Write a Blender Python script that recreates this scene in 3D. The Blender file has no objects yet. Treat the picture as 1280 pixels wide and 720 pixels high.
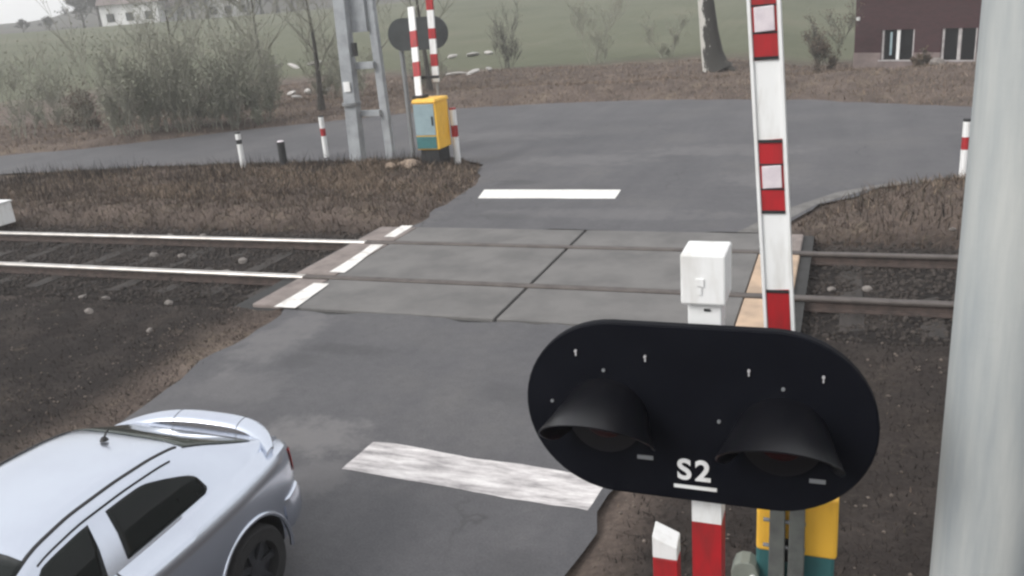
import bpy, bmesh, math, random
import numpy as np
from mathutils import Vector, Matrix, noise as mnoise

sc = bpy.context.scene
COL = sc.collection
rad = math.radians

# ------------------------------------------------------------------ camera, sky, sun, exposure
CAM_H, PITCH, ROLL, YAW, F_PX = 3.93, 18.5, -4.75, 21.9, 1080.0
_p, _r, _y = rad(PITCH), rad(ROLL), rad(YAW)
_F0 = Vector((-math.sin(_y), math.cos(_y), 0)); _R0 = Vector((math.cos(_y), math.sin(_y), 0)); _Z = Vector((0, 0, 1))
FWD = _F0 * math.cos(_p) - _Z * math.sin(_p)
_UP = _R0.cross(FWD)
RIGHT = math.cos(_r) * _R0 + math.sin(_r) * _UP
UP = -math.sin(_r) * _R0 + math.cos(_r) * _UP
cam_d = bpy.data.cameras.new('camera'); cam = bpy.data.objects.new('camera', cam_d); COL.objects.link(cam)
m = Matrix((RIGHT, UP, -FWD)).transposed().to_4x4(); m.translation = Vector((0, 0, CAM_H))
cam.matrix_world = m
cam_d.sensor_width = 36; cam_d.lens = F_PX / 1280 * 36
cam_d.clip_start = 0.05; cam_d.clip_end = 5000
sc.camera = cam

SUN_EL, SUN_AZ = 36.0, -140.0      # degrees; azimuth from +Y, negative towards -X: behind the camera, to its left
world = bpy.data.worlds.new('World'); sc.world = world; world.use_nodes = True
wn = world.node_tree.nodes; wl = world.node_tree.links
for n in list(wn): wn.remove(n)
wo = wn.new('ShaderNodeOutputWorld'); wb = wn.new('ShaderNodeBackground'); sky = wn.new('ShaderNodeTexSky')
sky.sky_type = 'NISHITA'; sky.sun_disc = False
sky.sun_elevation = rad(SUN_EL); sky.sun_rotation = rad(SUN_AZ)
sky.air_density = 1.0; sky.dust_density = 4.0; sky.ozone_density = 1.0
hs = wn.new('ShaderNodeHueSaturation'); hs.inputs['Saturation'].default_value = 0.22
wl.new(sky.outputs[0], hs.inputs['Color'])
# an even white cloud deck over most of the sky
wtc = wn.new('ShaderNodeTexCoord'); wnz = wn.new('ShaderNodeTexNoise'); wnz.inputs['Scale'].default_value = 2.2; wnz.inputs['Detail'].default_value = 5
wl.new(wtc.outputs['Generated'], wnz.inputs['Vector'])
wr = wn.new('ShaderNodeValToRGB'); wr.color_ramp.elements[0].position = .3; wr.color_ramp.elements[0].color = (4.6, 4.65, 4.75, 1); wr.color_ramp.elements[1].position = .7; wr.color_ramp.elements[1].color = (6.4, 6.4, 6.45, 1)
wl.new(wnz.outputs['Fac'], wr.inputs['Fac'])
wm = wn.new('ShaderNodeMix'); wm.data_type = 'RGBA'; wm.inputs[0].default_value = .72
wl.new(hs.outputs[0], wm.inputs[6]); wl.new(wr.outputs['Color'], wm.inputs[7]); wl.new(wm.outputs[2], wb.inputs['Color'])
wb.inputs['Strength'].default_value = 0.15
wl.new(wb.outputs[0], wo.inputs['Surface'])
sun_d = bpy.data.lights.new('sun', 'SUN'); sun = bpy.data.objects.new('sun', sun_d); COL.objects.link(sun)
sun_d.energy = 1.3; sun_d.angle = rad(25); sun_d.color = (1.0, 0.97, 0.93)
_sd = Vector((math.sin(rad(SUN_AZ)) * math.cos(rad(SUN_EL)), math.cos(rad(SUN_AZ)) * math.cos(rad(SUN_EL)), math.sin(rad(SUN_EL))))
sun.rotation_euler = _sd.to_track_quat('Z', 'Y').to_euler()
sc.view_settings.view_transform = 'Standard'; sc.view_settings.look = 'None'
sc.view_settings.exposure = 0.66; sc.view_settings.gamma = 1.0
sc.cycles.pixel_filter_type = 'BLACKMAN_HARRIS'
sc.cycles.filter_width = 2.5          # a cheap, soft surveillance lens
sc.cycles.use_denoising = True
sc.cycles.max_bounces = 6
sc.cycles.volume_bounces = 1

# ------------------------------------------------------------------ helpers
def mat(name, col, rough=0.7, metal=0.0, var=0.12, scale=6.0, bump=0.0, col2=None, thr=(0.4, 0.65), bscale=None, coat=0.0, detail=6.0, stretch=None, spec=None):
    """Principled material whose colour wanders between col and col2 with object-space noise."""
    M = bpy.data.materials.new(name); M.use_nodes = True
    nt = M.node_tree; N = nt.nodes; L = nt.links
    b = N['Principled BSDF']
    tc = N.new('ShaderNodeTexCoord'); nz = N.new('ShaderNodeTexNoise')
    nz.inputs['Scale'].default_value = scale; nz.inputs['Detail'].default_value = detail; nz.inputs['Roughness'].default_value = 0.6
    if stretch:
        mp = N.new('ShaderNodeMapping'); mp.inputs['Scale'].default_value = stretch; L.new(tc.outputs['Object'], mp.inputs['Vector']); L.new(mp.outputs[0], nz.inputs['Vector'])
    else: L.new(tc.outputs['Object'], nz.inputs['Vector'])
    rp = N.new('ShaderNodeValToRGB')
    c1 = tuple(col); c2 = tuple(col2) if col2 else tuple(max(0, c * (1 - 2 * var)) for c in col)
    if not col2: c1 = tuple(min(1, c * (1 + var)) for c in col)
    rp.color_ramp.elements[0].position = thr[0]; rp.color_ramp.elements[0].color = (*c1, 1)
    rp.color_ramp.elements[1].position = thr[1]; rp.color_ramp.elements[1].color = (*c2, 1)
    L.new(nz.outputs['Fac'], rp.inputs['Fac'])
    L.new(rp.outputs['Color'], b.inputs['Base Color'])
    b.inputs['Roughness'].default_value = rough; b.inputs['Metallic'].default_value = metal
    b.inputs['Coat Weight'].default_value = coat; b.inputs['Coat Roughness'].default_value = 0.08
    if spec is not None: b.inputs['Specular IOR Level'].default_value = spec
    if bump:
        n2 = N.new('ShaderNodeTexNoise'); n2.inputs['Scale'].default_value = bscale or scale * 6; n2.inputs['Detail'].default_value = 5
        L.new(tc.outputs['Object'], n2.inputs['Vector'])
        bp = N.new('ShaderNodeBump'); bp.inputs['Strength'].default_value = bump; bp.inputs['Distance'].default_value = 0.02
        L.new(n2.outputs['Fac'], bp.inputs['Height']); L.new(bp.outputs['Normal'], b.inputs['Normal'])
    return M

class MB:
    """collects shapes and links them as ONE mesh object"""
    def __init__(s): s.v = []; s.f = []; s.mi = []; s.m = 0
    def add(s, vs, fs):
        o = len(s.v); s.v += [tuple(v) for v in vs]
        for f in fs: s.f.append([i + o for i in f]); s.mi.append(s.m)
        return s
    def box(s, c, size, rz=0.0, top=1.0, rot=None):
        hx, hy, hz = [q / 2 for q in size]
        vs = []
        for z, k in ((-hz, 1), (hz, top)):
            for x, y in ((-hx, -hy), (hx, -hy), (hx, hy), (-hx, hy)):
                v = Vector((x * k, y * k, z))
                if rot is not None: v = rot @ v
                elif rz: v = Matrix.Rotation(rz, 3, 'Z') @ v
                vs.append(v + Vector(c))
        return s.add(vs, [(3, 2, 1, 0), (4, 5, 6, 7), (0, 1, 5, 4), (1, 2, 6, 5), (2, 3, 7, 6), (3, 0, 4, 7)])
    def tube(s, pts, rs, n=12, cap=True):
        pts = [Vector(p) for p in pts]
        if not hasattr(rs, '__len__'): rs = [rs] * len(pts)
        vs = []
        ref = None
        for i, p in enumerate(pts):
            t = (pts[min(i + 1, len(pts) - 1)] - pts[max(i - 1, 0)]).normalized()
            if ref is None or abs(ref.dot(t)) > 0.95: ref = Vector((1, 0, 0)) if abs(t.x) < 0.9 else Vector((0, 1, 0))
            a = (ref - t * ref.dot(t)).normalized(); b = t.cross(a); ref = a
            for k in range(n):
                q = 2 * math.pi * k / n
                vs.append(p + (a * math.cos(q) + b * math.sin(q)) * rs[i])
        fs = []
        for i in range(len(pts) - 1):
            for k in range(n):
                k2 = (k + 1) % n
                fs.append((i * n + k, i * n + k2, (i + 1) * n + k2, (i + 1) * n + k))
        if cap:
            fs.append(tuple(range(n - 1, -1, -1))); fs.append(tuple((len(pts) - 1) * n + k for k in range(n)))
        return s.add(vs, fs)
    def prism(s, outline, a, b, fn):
        """outline [(u,w)], swept from depth a to b; fn(u,w,d) gives the point"""
        n = len(outline)
        vs = [fn(u, w, a) for u, w in outline] + [fn(u, w, b) for u, w in outline]
        fs = [tuple(range(n - 1, -1, -1)), tuple(range(n, 2 * n))] + [(i, (i + 1) % n, n + (i + 1) % n, n + i) for i in range(n)]
        return s.add(vs, fs)
    def build(s, name, mats, parent=None, smooth=None, bevel=0.0, seg=2, fix=True):
        me = bpy.data.meshes.new(name); me.from_pydata(s.v, [], s.f)
        ms = mats if isinstance(mats, (list, tuple)) else [mats]
        for q in ms: me.materials.append(q)
        if len(ms) > 1: me.polygons.foreach_set('material_index', s.mi)
        me.update()
        if fix and len(s.f) < 4000:
            bm = bmesh.new(); bm.from_mesh(me); bmesh.ops.recalc_face_normals(bm, faces=bm.faces); bm.to_mesh(me); bm.free()
        if smooth is not None:
            me.polygons.foreach_set('use_smooth', [True] * len(me.polygons)); me.set_sharp_from_angle(angle=rad(smooth))
        o = bpy.data.objects.new(name, me); COL.objects.link(o)
        if bevel:
            bv = o.modifiers.new('bevel', 'BEVEL'); bv.width = bevel; bv.segments = seg; bv.limit_method = 'ANGLE'; bv.angle_limit = rad(40)
        if parent: o.parent = parent
        return o

def tag(o, label=None, cat=None, group=None, kind=None):
    if label: o['label'] = label
    if cat: o['category'] = cat
    if group: o['group'] = group
    if kind: o['kind'] = kind
    return o
def thing(name, loc, label, cat, group=None, rz=0.0):
    o = bpy.data.objects.new(name, None); COL.objects.link(o); o.location = loc; o.rotation_euler = (0, 0, rz)
    o.empty_display_size = 0.1
    return tag(o, label, cat, group)
def copy_thing(o, loc, label, rz=None, scale=None):
    c = o.copy(); COL.objects.link(c); c.location = loc; c['label'] = label
    if rz is not None: c.rotation_euler = (0, 0, rz)
    if scale: c.scale = scale
    for ch in list(o.children):
        d = ch.copy(); COL.objects.link(d); d.parent = c
        for g in list(ch.children):
            e = g.copy(); COL.objects.link(e); e.parent = d
    return c
def lerp(a, b, t): return a + (b - a) * t
def sstep(a, b, x):
    t = np.clip((x - a) / (b - a), 0, 1); return t * t * (3 - 2 * t)
def nz3(x, y, s, seed=0.0): return mnoise.noise(Vector((x * s + seed, y * s - seed, seed * 1.7)))

# ------------------------------------------------------------------ materials
M = {}
def asphalt_mat():
    A = bpy.data.materials.new('asphalt'); A.use_nodes = True
    nt = A.node_tree; N = nt.nodes; L = nt.links; b = N['Principled BSDF']
    tc = N.new('ShaderNodeTexCoord')
    def nz(scale, det, rgh=0.6, vec=None):
        n = N.new('ShaderNodeTexNoise'); n.inputs['Scale'].default_value = scale; n.inputs['Detail'].default_value = det; n.inputs['Roughness'].default_value = rgh
        L.new(vec or tc.outputs['Object'], n.inputs['Vector']); return n.outputs['Fac']
    def ramp(fac, stops):
        r = N.new('ShaderNodeValToRGB'); e = r.color_ramp.elements
        while len(e) < len(stops): e.new(0.5)
        for k, (p, c) in enumerate(stops): e[k].position = p; e[k].color = (*c, 1)
        L.new(fac, r.inputs['Fac']); return r.outputs['Color']
    def mix(mode, fac, a, c):
        x = N.new('ShaderNodeMix'); x.data_type = 'RGBA'; x.blend_type = mode
        if isinstance(fac, float): x.inputs[0].default_value = fac
        else: L.new(fac, x.inputs[0])
        L.new(a, x.inputs[6])
        if isinstance(c, tuple): x.inputs[7].default_value = (*c, 1)
        else: L.new(c, x.inputs[7])
        return x.outputs[2]
    base = ramp(nz(0.35, 7, 0.65), [(0.3, (0.071, 0.071, 0.077)), (0.52, (0.087, 0.086, 0.092)), (0.72, (0.108, 0.105, 0.106))])
    # long wear bands along the driving direction
    mp = N.new('ShaderNodeMapping'); mp.inputs['Scale'].default_value = (1.6, 0.12, 1); L.new(tc.outputs['Object'], mp.inputs['Vector'])
    band = ramp(nz(1.0, 3, 0.5, mp.outputs['Vector']), [(0.35, (0.80, 0.80, 0.82)), (0.65, (1.12, 1.11, 1.10))])
    c = mix('MULTIPLY', 0.4, base, band)
    grain = ramp(nz(55, 3, 0.8), [(0.3, (0.72, 0.72, 0.72)), (0.7, (1.25, 1.25, 1.25))])
    c = mix('MULTIPLY', 0.9, c, grain)
    mid = ramp(nz(7, 6, 0.75), [(0.3, (0.84, 0.84, 0.85)), (0.7, (1.17, 1.16, 1.15))])
    c = mix('MULTIPLY', 0.8, c, mid)
    pos = N.new('ShaderNodeSeparateXYZ'); L.new(tc.outputs['Object'], pos.inputs[0])
    def math_(op, a, b_=None, c_=None):
        q = N.new('ShaderNodeMath'); q.operation = op
        for k, v in enumerate((a, b_, c_)):
            if v is None: continue
            if isinstance(v, (int, float)): q.inputs[k].default_value = v
            else: L.new(v, q.inputs[k])
        return q.outputs[0]
    def blob(x, y, rx, ry, amp):
        dx = math_('DIVIDE', math_('SUBTRACT', pos.outputs[0], x), rx); dy = math_('DIVIDE', math_('SUBTRACT', pos.outputs[1], y), ry)
        d2 = math_('ADD', math_('MULTIPLY', dx, dx), math_('MULTIPLY', dy, dy))
        e = math_('ADD', d2, math_('MULTIPLY', math_('SUBTRACT', nz(2.2, 7, 0.7), 0.5), 4.0))
        r = N.new('ShaderNodeMapRange'); r.interpolation_type = 'SMOOTHSTEP'; r.inputs['From Min'].default_value = 1.15; r.inputs['From Max'].default_value = 0.0; r.inputs['To Min'].default_value = 0; r.inputs['To Max'].default_value = amp
        L.new(e, r.inputs['Value']); return r.outputs[0]
    # dried dust and scrubbed patches, oil-dark spots
    for (x, y, rx, ry, am) in ((-4.75, 6.35, .75, .45, .55), (-4.35, 5.6, .35, .5, .35), (-6.75, 8.7, .5, 1.2, .4), (-6.3, 7.2, .8, .5, .22), (-5.9, 20.5, 2.2, .8, .3), (-2.6, 21.5, 2.4, .9, .3), (-4.0, 15.2, 3.0, .5, .25), (-1.6, 18.2, 1.0, .8, .3), (-9.6, 24.5, 3.0, 1.2, .25)):
        c = mix('MIX', blob(x, y, rx, ry, am), c, (0.185, 0.178, 0.178))
    for (x, y, rx, ry, am) in ((-5.55, 8.4, .75, .22, .5), (-6.0, 8.0, .3, .25, .35), (-6.9, 17.9, .7, .35, .5), (-3.1, 7.6, .5, .3, .3), (-2.2, 4.6, .4, .7, .35), (-6.2, 14.9, .8, .3, .3)):
        c = mix('MIX', blob(x, y, rx, ry, am), c, (0.042, 0.042, 0.045))
    # cracks
    vo = N.new('ShaderNodeTexVoronoi'); vo.feature = 'DISTANCE_TO_EDGE'; vo.inputs['Scale'].default_value = 0.33
    wv = N.new('ShaderNodeVectorMath'); wv.operation = 'ADD'
    wn_ = N.new('ShaderNodeTexNoise'); wn_.inputs['Scale'].default_value = 1.4; wn_.inputs['Detail'].default_value = 5
    L.new(tc.outputs['Object'], wn_.inputs['Vector']); L.new(tc.outputs['Object'], wv.inputs[0]); L.new(wn_.outputs['Color'], wv.inputs[1])
    L.new(wv.outputs[0], vo.inputs['Vector'])
    cr = ramp(vo.outputs['Distance'], [(0.0, (1, 1, 1)), (0.006, (0, 0, 0))])
    msk = ramp(nz(0.22, 2), [(0.52, (0, 0, 0)), (0.6, (1, 1, 1))])
    crm = mix('MULTIPLY', 1.0, cr, msk)
    sep = N.new('ShaderNodeSeparateColor'); L.new(crm, sep.inputs[0])
    mul = N.new('ShaderNodeMath'); mul.operation = 'MULTIPLY'; mul.inputs[1].default_value = 0.8; L.new(sep.outputs[0], mul.inputs[0])
    c = mix('MIX', mul.outputs[0], c, (0.035, 0.034, 0.034))
    L.new(c, b.inputs['Base Color'])
    rr = N.new('ShaderNodeMapRange'); rr.inputs['To Min'].default_value = 0.72; rr.inputs['To Max'].default_value = 0.95
    L.new(nz(0.8, 4), rr.inputs['Value']); L.new(rr.outputs[0], b.inputs['Roughness'])
    bp = N.new('ShaderNodeBump'); bp.inputs['Strength'].default_value = 0.35; bp.inputs['Distance'].default_value = 0.01
    L.new(nz(40, 4), bp.inputs['Height']); L.new(bp.outputs['Normal'], b.inputs['Normal'])
    return A
M['asphalt'] = asphalt_mat()
M['patch'] = mat('old_patch', (0.17, 0.165, 0.16), 0.9, scale=3, col2=(0.11, 0.105, 0.10), bump=0.4, bscale=40)
M['slab'] = mat('crossing_concrete', (0.155, 0.150, 0.146), 0.85, scale=1.4, col2=(0.112, 0.109, 0.107), bump=0.25, bscale=40, detail=8)
M['beam'] = mat('edge_beam_concrete', (0.24, 0.205, 0.19), 0.9, scale=3, col2=(0.165, 0.14, 0.13), bump=0.3, bscale=50)
M['beam_tan'] = mat('edge_beam_tan', (0.52, 0.38, 0.27), 0.9, scale=2.2, col2=(0.36, 0.27, 0.2), bump=0.3, bscale=50)
M['groove'] = mat('flangeway_rubber', (0.03, 0.03, 0.03), 0.9, scale=5)
M['line'] = mat('road_paint', (0.78, 0.77, 0.74), 0.75, scale=9, col2=(0.62, 0.6, 0.57), thr=(0.45, 0.7), bump=0.2, bscale=60)
M['line2'] = mat('edge_paint', (0.74, 0.72, 0.69), 0.8, scale=5, col2=(0.42, 0.40, 0.38), thr=(0.5, 0.72), bump=0.2, bscale=60)
def worn_paint():
    A = mat('worn_road_paint', (0.74, 0.73, 0.71), 0.8, scale=7)
    nt = A.node_tree; N = nt.nodes; L = nt.links; b = N['Principled BSDF']
    tc = N.new('ShaderNodeTexCoord'); mp = N.new('ShaderNodeMapping'); mp.inputs['Scale'].default_value = (0.8, 3.6, 1); mp.inputs['Rotation'].default_value = (0, 0, rad(4))
    L.new(tc.outputs['Object'], mp.inputs['Vector'])
    n = N.new('ShaderNodeTexNoise'); n.inputs['Scale'].default_value = 2.2; n.inputs['Detail'].default_value = 8; n.inputs['Roughness'].default_value = 0.72
    L.new(mp.outputs[0], n.inputs['Vector'])
    r = N.new('ShaderNodeValToRGB'); e = r.color_ramp.elements
    e[0].position = 0.36; e[0].color = (0.72, 0.70, 0.69, 1); e[1].position = 0.66; e[1].color = (0.22, 0.21, 0.212, 1)
    q = e.new(0.50); q.color = (0.50, 0.475, 0.475, 1)
    L.new(n.outputs['Fac'], r.inputs['Fac']); L.new(r.outputs['Color'], b.inputs['Base Color'])
    return A
M['worn'] = worn_paint()
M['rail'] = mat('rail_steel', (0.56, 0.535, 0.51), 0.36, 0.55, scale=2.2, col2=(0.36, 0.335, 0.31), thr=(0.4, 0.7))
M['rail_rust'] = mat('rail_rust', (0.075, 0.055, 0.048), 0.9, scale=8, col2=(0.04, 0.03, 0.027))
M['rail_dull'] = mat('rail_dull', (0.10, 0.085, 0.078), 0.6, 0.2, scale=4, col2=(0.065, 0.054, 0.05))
M['white'] = mat('white_enamel', (0.78, 0.79, 0.79), 0.42, scale=14, stretch=(1, 1, .22), detail=9, col2=(0.58, 0.57, 0.545), thr=(0.48, 0.78), coat=0.05)
M['red'] = mat('red_enamel', (0.40, 0.012, 0.018), 0.5, scale=14, stretch=(1, 1, .25), detail=8, col2=(0.25, 0.018, 0.02))
M['redref'] = mat('red_reflector', (0.33, 0.008, 0.016), 0.25, scale=30, col2=(0.25, 0.006, 0.014))
M['whiteref'] = mat('white_reflector', (0.68, 0.62, 0.65), 0.3, scale=30, col2=(0.60, 0.54, 0.58))
M['black'] = mat('black_paint', (0.0028, 0.0034, 0.0062), 0.6, scale=5, col2=(0.0045, 0.0052, 0.0085), spec=0.09)
M['hood'] = mat('visor_black', (0.0035, 0.0037, 0.0058), 0.30, scale=9, col2=(0.006, 0.006, 0.008), spec=0.55)
M['lens'] = mat('red_lens', (0.022, 0.003, 0.004), 0.2, scale=20, col2=(0.035, 0.004, 0.006))
M['yellow'] = mat('yellow_enamel', (0.90, 0.52, 0.06), 0.5, scale=9, stretch=(1, 1, .3), detail=8, col2=(0.70, 0.38, 0.05), thr=(.45, .75))
M['teal'] = mat('teal_enamel', (0.045, 0.16, 0.165), 0.5, scale=4, col2=(0.035, 0.12, 0.125))
M['bluegrey'] = mat('blue_grey_enamel', (0.27, 0.36, 0.39), 0.5, scale=4, col2=(0.22, 0.30, 0.33))
M['galv'] = mat('galvanised_steel', (0.22, 0.23, 0.24), 0.6, 0.2, scale=9, col2=(0.20, 0.21, 0.22))
M['galvlight'] = mat('pale_zinc', (0.42, 0.41, 0.42), .5, scale=20)
M['bracket'] = mat('weathered_steel', (0.125, 0.135, 0.125), 0.7, scale=9, col2=(0.085, 0.09, 0.088))
M['greybox'] = mat('grey_green_plastic', (0.20, 0.22, 0.19), 0.6, scale=6, col2=(0.15, 0.165, 0.145))
M['dark'] = mat('dark_plinth', (0.02, 0.021, 0.023), 0.8, scale=6)
M['pole'] = mat('spun_concrete', (0.43, 0.445, 0.435), 0.85, scale=7, stretch=(1, 1, .10), detail=8, col2=(0.27, 0.30, 0.315), thr=(0.36, 0.68), bump=0.06, bscale=40)
M['pole_far'] = mat('old_concrete', (0.34, 0.36, 0.38), 0.9, scale=2.5, col2=(0.24, 0.255, 0.27), bump=0.2)
M['stone'] = mat('pale_stone', (0.21, 0.19, 0.175), 0.9, scale=9, col2=(0.12, 0.108, 0.10), bump=0.4)
M['litter'] = mat('verge_litter', (0.17, 0.14, 0.12), .95, scale=7, col2=(.10, .082, .07))
M['palestone'] = mat('whitish_stone', (0.50, 0.48, 0.46), 0.9, scale=4, col2=(0.34, 0.32, 0.305), bump=0.4)
M['ballast'] = mat('ballast_stone', (0.066, 0.057, 0.052), 0.95, scale=9, col2=(0.032, 0.028, 0.026), thr=(0.36, 0.64), spec=0.15)
M['twig'] = mat('grey_twig', (0.27, 0.265, 0.22), 0.9, scale=1.5, col2=(0.18, 0.185, 0.15))
M['twig_dark'] = mat('dark_twig', (0.085, 0.083, 0.072), 0.9, scale=1.5, col2=(0.04, 0.038, 0.034))
M['bark'] = mat('dark_bark', (0.06, 0.055, 0.048), 0.95, scale=4, col2=(0.035, 0.032, 0.029), bump=0.5)
M['brick'] = None

# ------------------------------------------------------------------ the lie of the land
ROAD = [(-1.75, -4), (-1.72, 4.9), (-1.70, 6.0), (-1.3, 9.6), (-1.15, 13.9), (-0.75, 14.6), (-0.35, 16.0), (0.5, 17.35), (2.3, 18.25), (7, 18.6), (16, 17.2), (30, 13.2),
        (30, 17.5), (16, 23.4), (8, 26.2), (3.4, 27.6), (-1.5, 30.6), (-7.1, 31.9), (-11, 31.9), (-14.8, 31.2), (-21.4, 27.1), (-25.7, 23.6), (-33, 21.0), (-48, 18.5), (-70, 18),
        (-70, 14.2), (-48, 14.8), (-33, 16.7), (-24.5, 19.2), (-18, 20.4), (-12.6, 20.85), (-9.8, 20.95), (-8.6, 20.0), (-7.75, 17.6), (-7.65, 14.4), (-7.35, 9.6), (-7.08, 6.7), (-7.0, -4)]
RP = np.array(ROAD)
def road_dist(x, y):
    """signed distance to the road outline, negative inside (numpy arrays)"""
    x = np.asarray(x, float); y = np.asarray(y, float)
    d2 = np.full(x.shape, 1e18); ins = np.zeros(x.shape, bool)
    n = len(RP)
    for i in range(n):
        ax, ay = RP[i]; bx, by = RP[(i + 1) % n]
        ex, ey = bx - ax, by - ay
        t = np.clip(((x - ax) * ex + (y - ay) * ey) / (ex * ex + ey * ey), 0, 1)
        d2 = np.minimum(d2, (x - ax - t * ex) ** 2 + (y - ay - t * ey) ** 2)
        c = ((ay > y) != (by > y)) & (x < ex * (y - ay) / (ey if ey else 1e-9) + ax)
        ins ^= c
    d = np.sqrt(d2)
    return np.where(ins, -d, d)
def vnoise(x, y, s, seed):
    fl = np.empty(x.size); xf = x.ravel(); yf = y.ravel()
    for i in range(x.size): fl[i] = mnoise.noise((xf[i] * s + seed, yf[i] * s + seed * 0.7, seed))
    return fl.reshape(x.shape)
def wob(x, y, s, seed):   # cheap numpy pseudo noise (sum of sines)
    r = np.random.RandomState(int(seed)); o = 0
    for k in range(7):
        a = r.uniform(0, 6.28); q = s * r.uniform(0.6, 1.9); o = o + np.sin((x * math.cos(a) + y * math.sin(a)) * q + r.uniform(0, 6.28)) 
    return o / 4.0
def land(x, y):
    x = np.asarray(x, float); y = np.asarray(y, float)
    d = road_dist(x, y)
    r = np.hypot(x, y)
    bumps = 0.05 + 0.07 * wob(x, y, 1.1, 3) + 0.035 * wob(x, y, 4.2, 4) + 0.10 * wob(x, y, 0.35, 5)
    verge = np.maximum(bumps + 0.06, -0.03) * sstep(0.0, 0.9, d + 0.18 * wob(x, y, 2.5, 6))
    z = np.where(d < 0.06, -0.06, -0.03 + verge)
    # low mound right of the crossing, on the far side
    z = z + 0.32 * np.exp(-((x - 3.2) / 2.0) ** 2 - ((y - 15.9) / 1.2) ** 2) * sstep(0.1, 1.2, d)
    # bank beyond the far road
    z = z + 0.35 * np.exp(-((y - 34.5 - 0.02 * x) / 2.5) ** 2) * sstep(0.2, 2.0, d) * sstep(-30, -12, x)
    # track bed
    tb = (1 - sstep(1.9, 2.8, np.abs(y - 12.0)))
    out = sstep(0.0, 0.6, d)
    z = z * (1 - tb * out) + (-0.17 + 0.02 * wob(x, y, 5.0, 8)) * tb * out
    # ground falls behind the bank towards the house
    z = z - 0.55 * sstep(36, 41, y) * sstep(-6, -1, x)
    # long gentle rise of the field and the hills at its end
    z = z + 4.7 * sstep(55, 170, r) + 0.3 * wob(x, y, 0.03, 9) * sstep(60, 130, r)
    az = np.degrees(np.arctan2(-x, np.maximum(y, 1e-6)))
    hill = np.interp(az, [30, 38, 42, 44, 46, 47.5, 60], [45, 28, 16, 9.5, 7.0, 4.0, 3.2]) + 0.5 * wob(az, az * 0.3, 0.5, 11) + 0.3 * wob(az, az, 1.7, 12)
    z = z + np.maximum(hill, 1.5) * sstep(185, 350, r)
    return z
def land1(x, y): return float(land(np.array([x]), np.array([y]))[0])

def axis(lo, hi, step, far, ratio=1.22):
    a = list(np.arange(lo, hi + 1e-6, step)); q = step
    b = [a[-1]]
    while b[-1] < far: q *= ratio; b.append(b[-1] + min(q, 9))
    c = [a[0]]; q = step
    while c[-1] > -far: q *= ratio; c.append(c[-1] - min(q, 9))
    return np.array(c[:0:-1] + a + b[1:])
xs = axis(-34, 9, 0.17, 400); ys = axis(2.5, 48, 0.17, 400)
GX, GY = np.meshgrid(xs, ys)
GZ = land(GX, GY)
GD = road_dist(GX, GY)
nx, ny = len(xs), len(ys)
me = bpy.data.meshes.new('ground')
idx = np.arange(nx * ny).reshape(ny, nx)
quads = np.stack([idx[:-1, :-1], idx[:-1, 1:], idx[1:, 1:], idx[1:, :-1]], -1).reshape(-1, 4)
me.vertices.add(nx * ny); me.vertices.foreach_set('co', np.stack([GX, GY, GZ], -1).ravel())
me.loops.add(quads.size); me.loops.foreach_set('vertex_index', quads.ravel())
me.polygons.add(len(quads)); me.polygons.foreach_set('loop_start', np.arange(0, quads.size, 4)); me.polygons.foreach_set('loop_total', np.full(len(quads), 4))
me.update(); me.polygons.foreach_set('use_smooth', np.ones(len(quads), bool))
# which cover grows where: r = winter field, g = dark trackside soil, b = woodland
zone = np.zeros((ny, nx, 4)); zone[..., 3] = 1
fieldedge = 44 + 2.0 * wob(GX, GY, 0.25, 21) + np.maximum(0, -GX - 12) * 0.10
zone[..., 0] = sstep(0, 7, GY - fieldedge) * sstep(-1.0, 2.0, -GX - 2 + (GY - 44) * 0.5) + sstep(0, 6, -GX - 46)
zone[..., 0] = np.clip(zone[..., 0], 0, 1)
zone[..., 1] = (1 - sstep(1.6, 2.6, np.abs(GY - 12))) * sstep(0, .4, GD) * (GX > -60) + 0.85 * sstep(-1.6, -1.1, GX) * (1 - sstep(12, 13.5, GY)) + 0.95 * sstep(-7.3, -8.3, GX) * (1 - sstep(9, 11, GY))
zone[..., 1] = np.clip(zone[..., 1], 0, 1)
zone[..., 2] = sstep(176, 200, np.hypot(GX, GY) + 6 * wob(GX, GY, 0.08, 30))
ca = me.color_attributes.new('zone', 'FLOAT_COLOR', 'POINT'); ca.data.foreach_set('color', zone.ravel())
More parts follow.
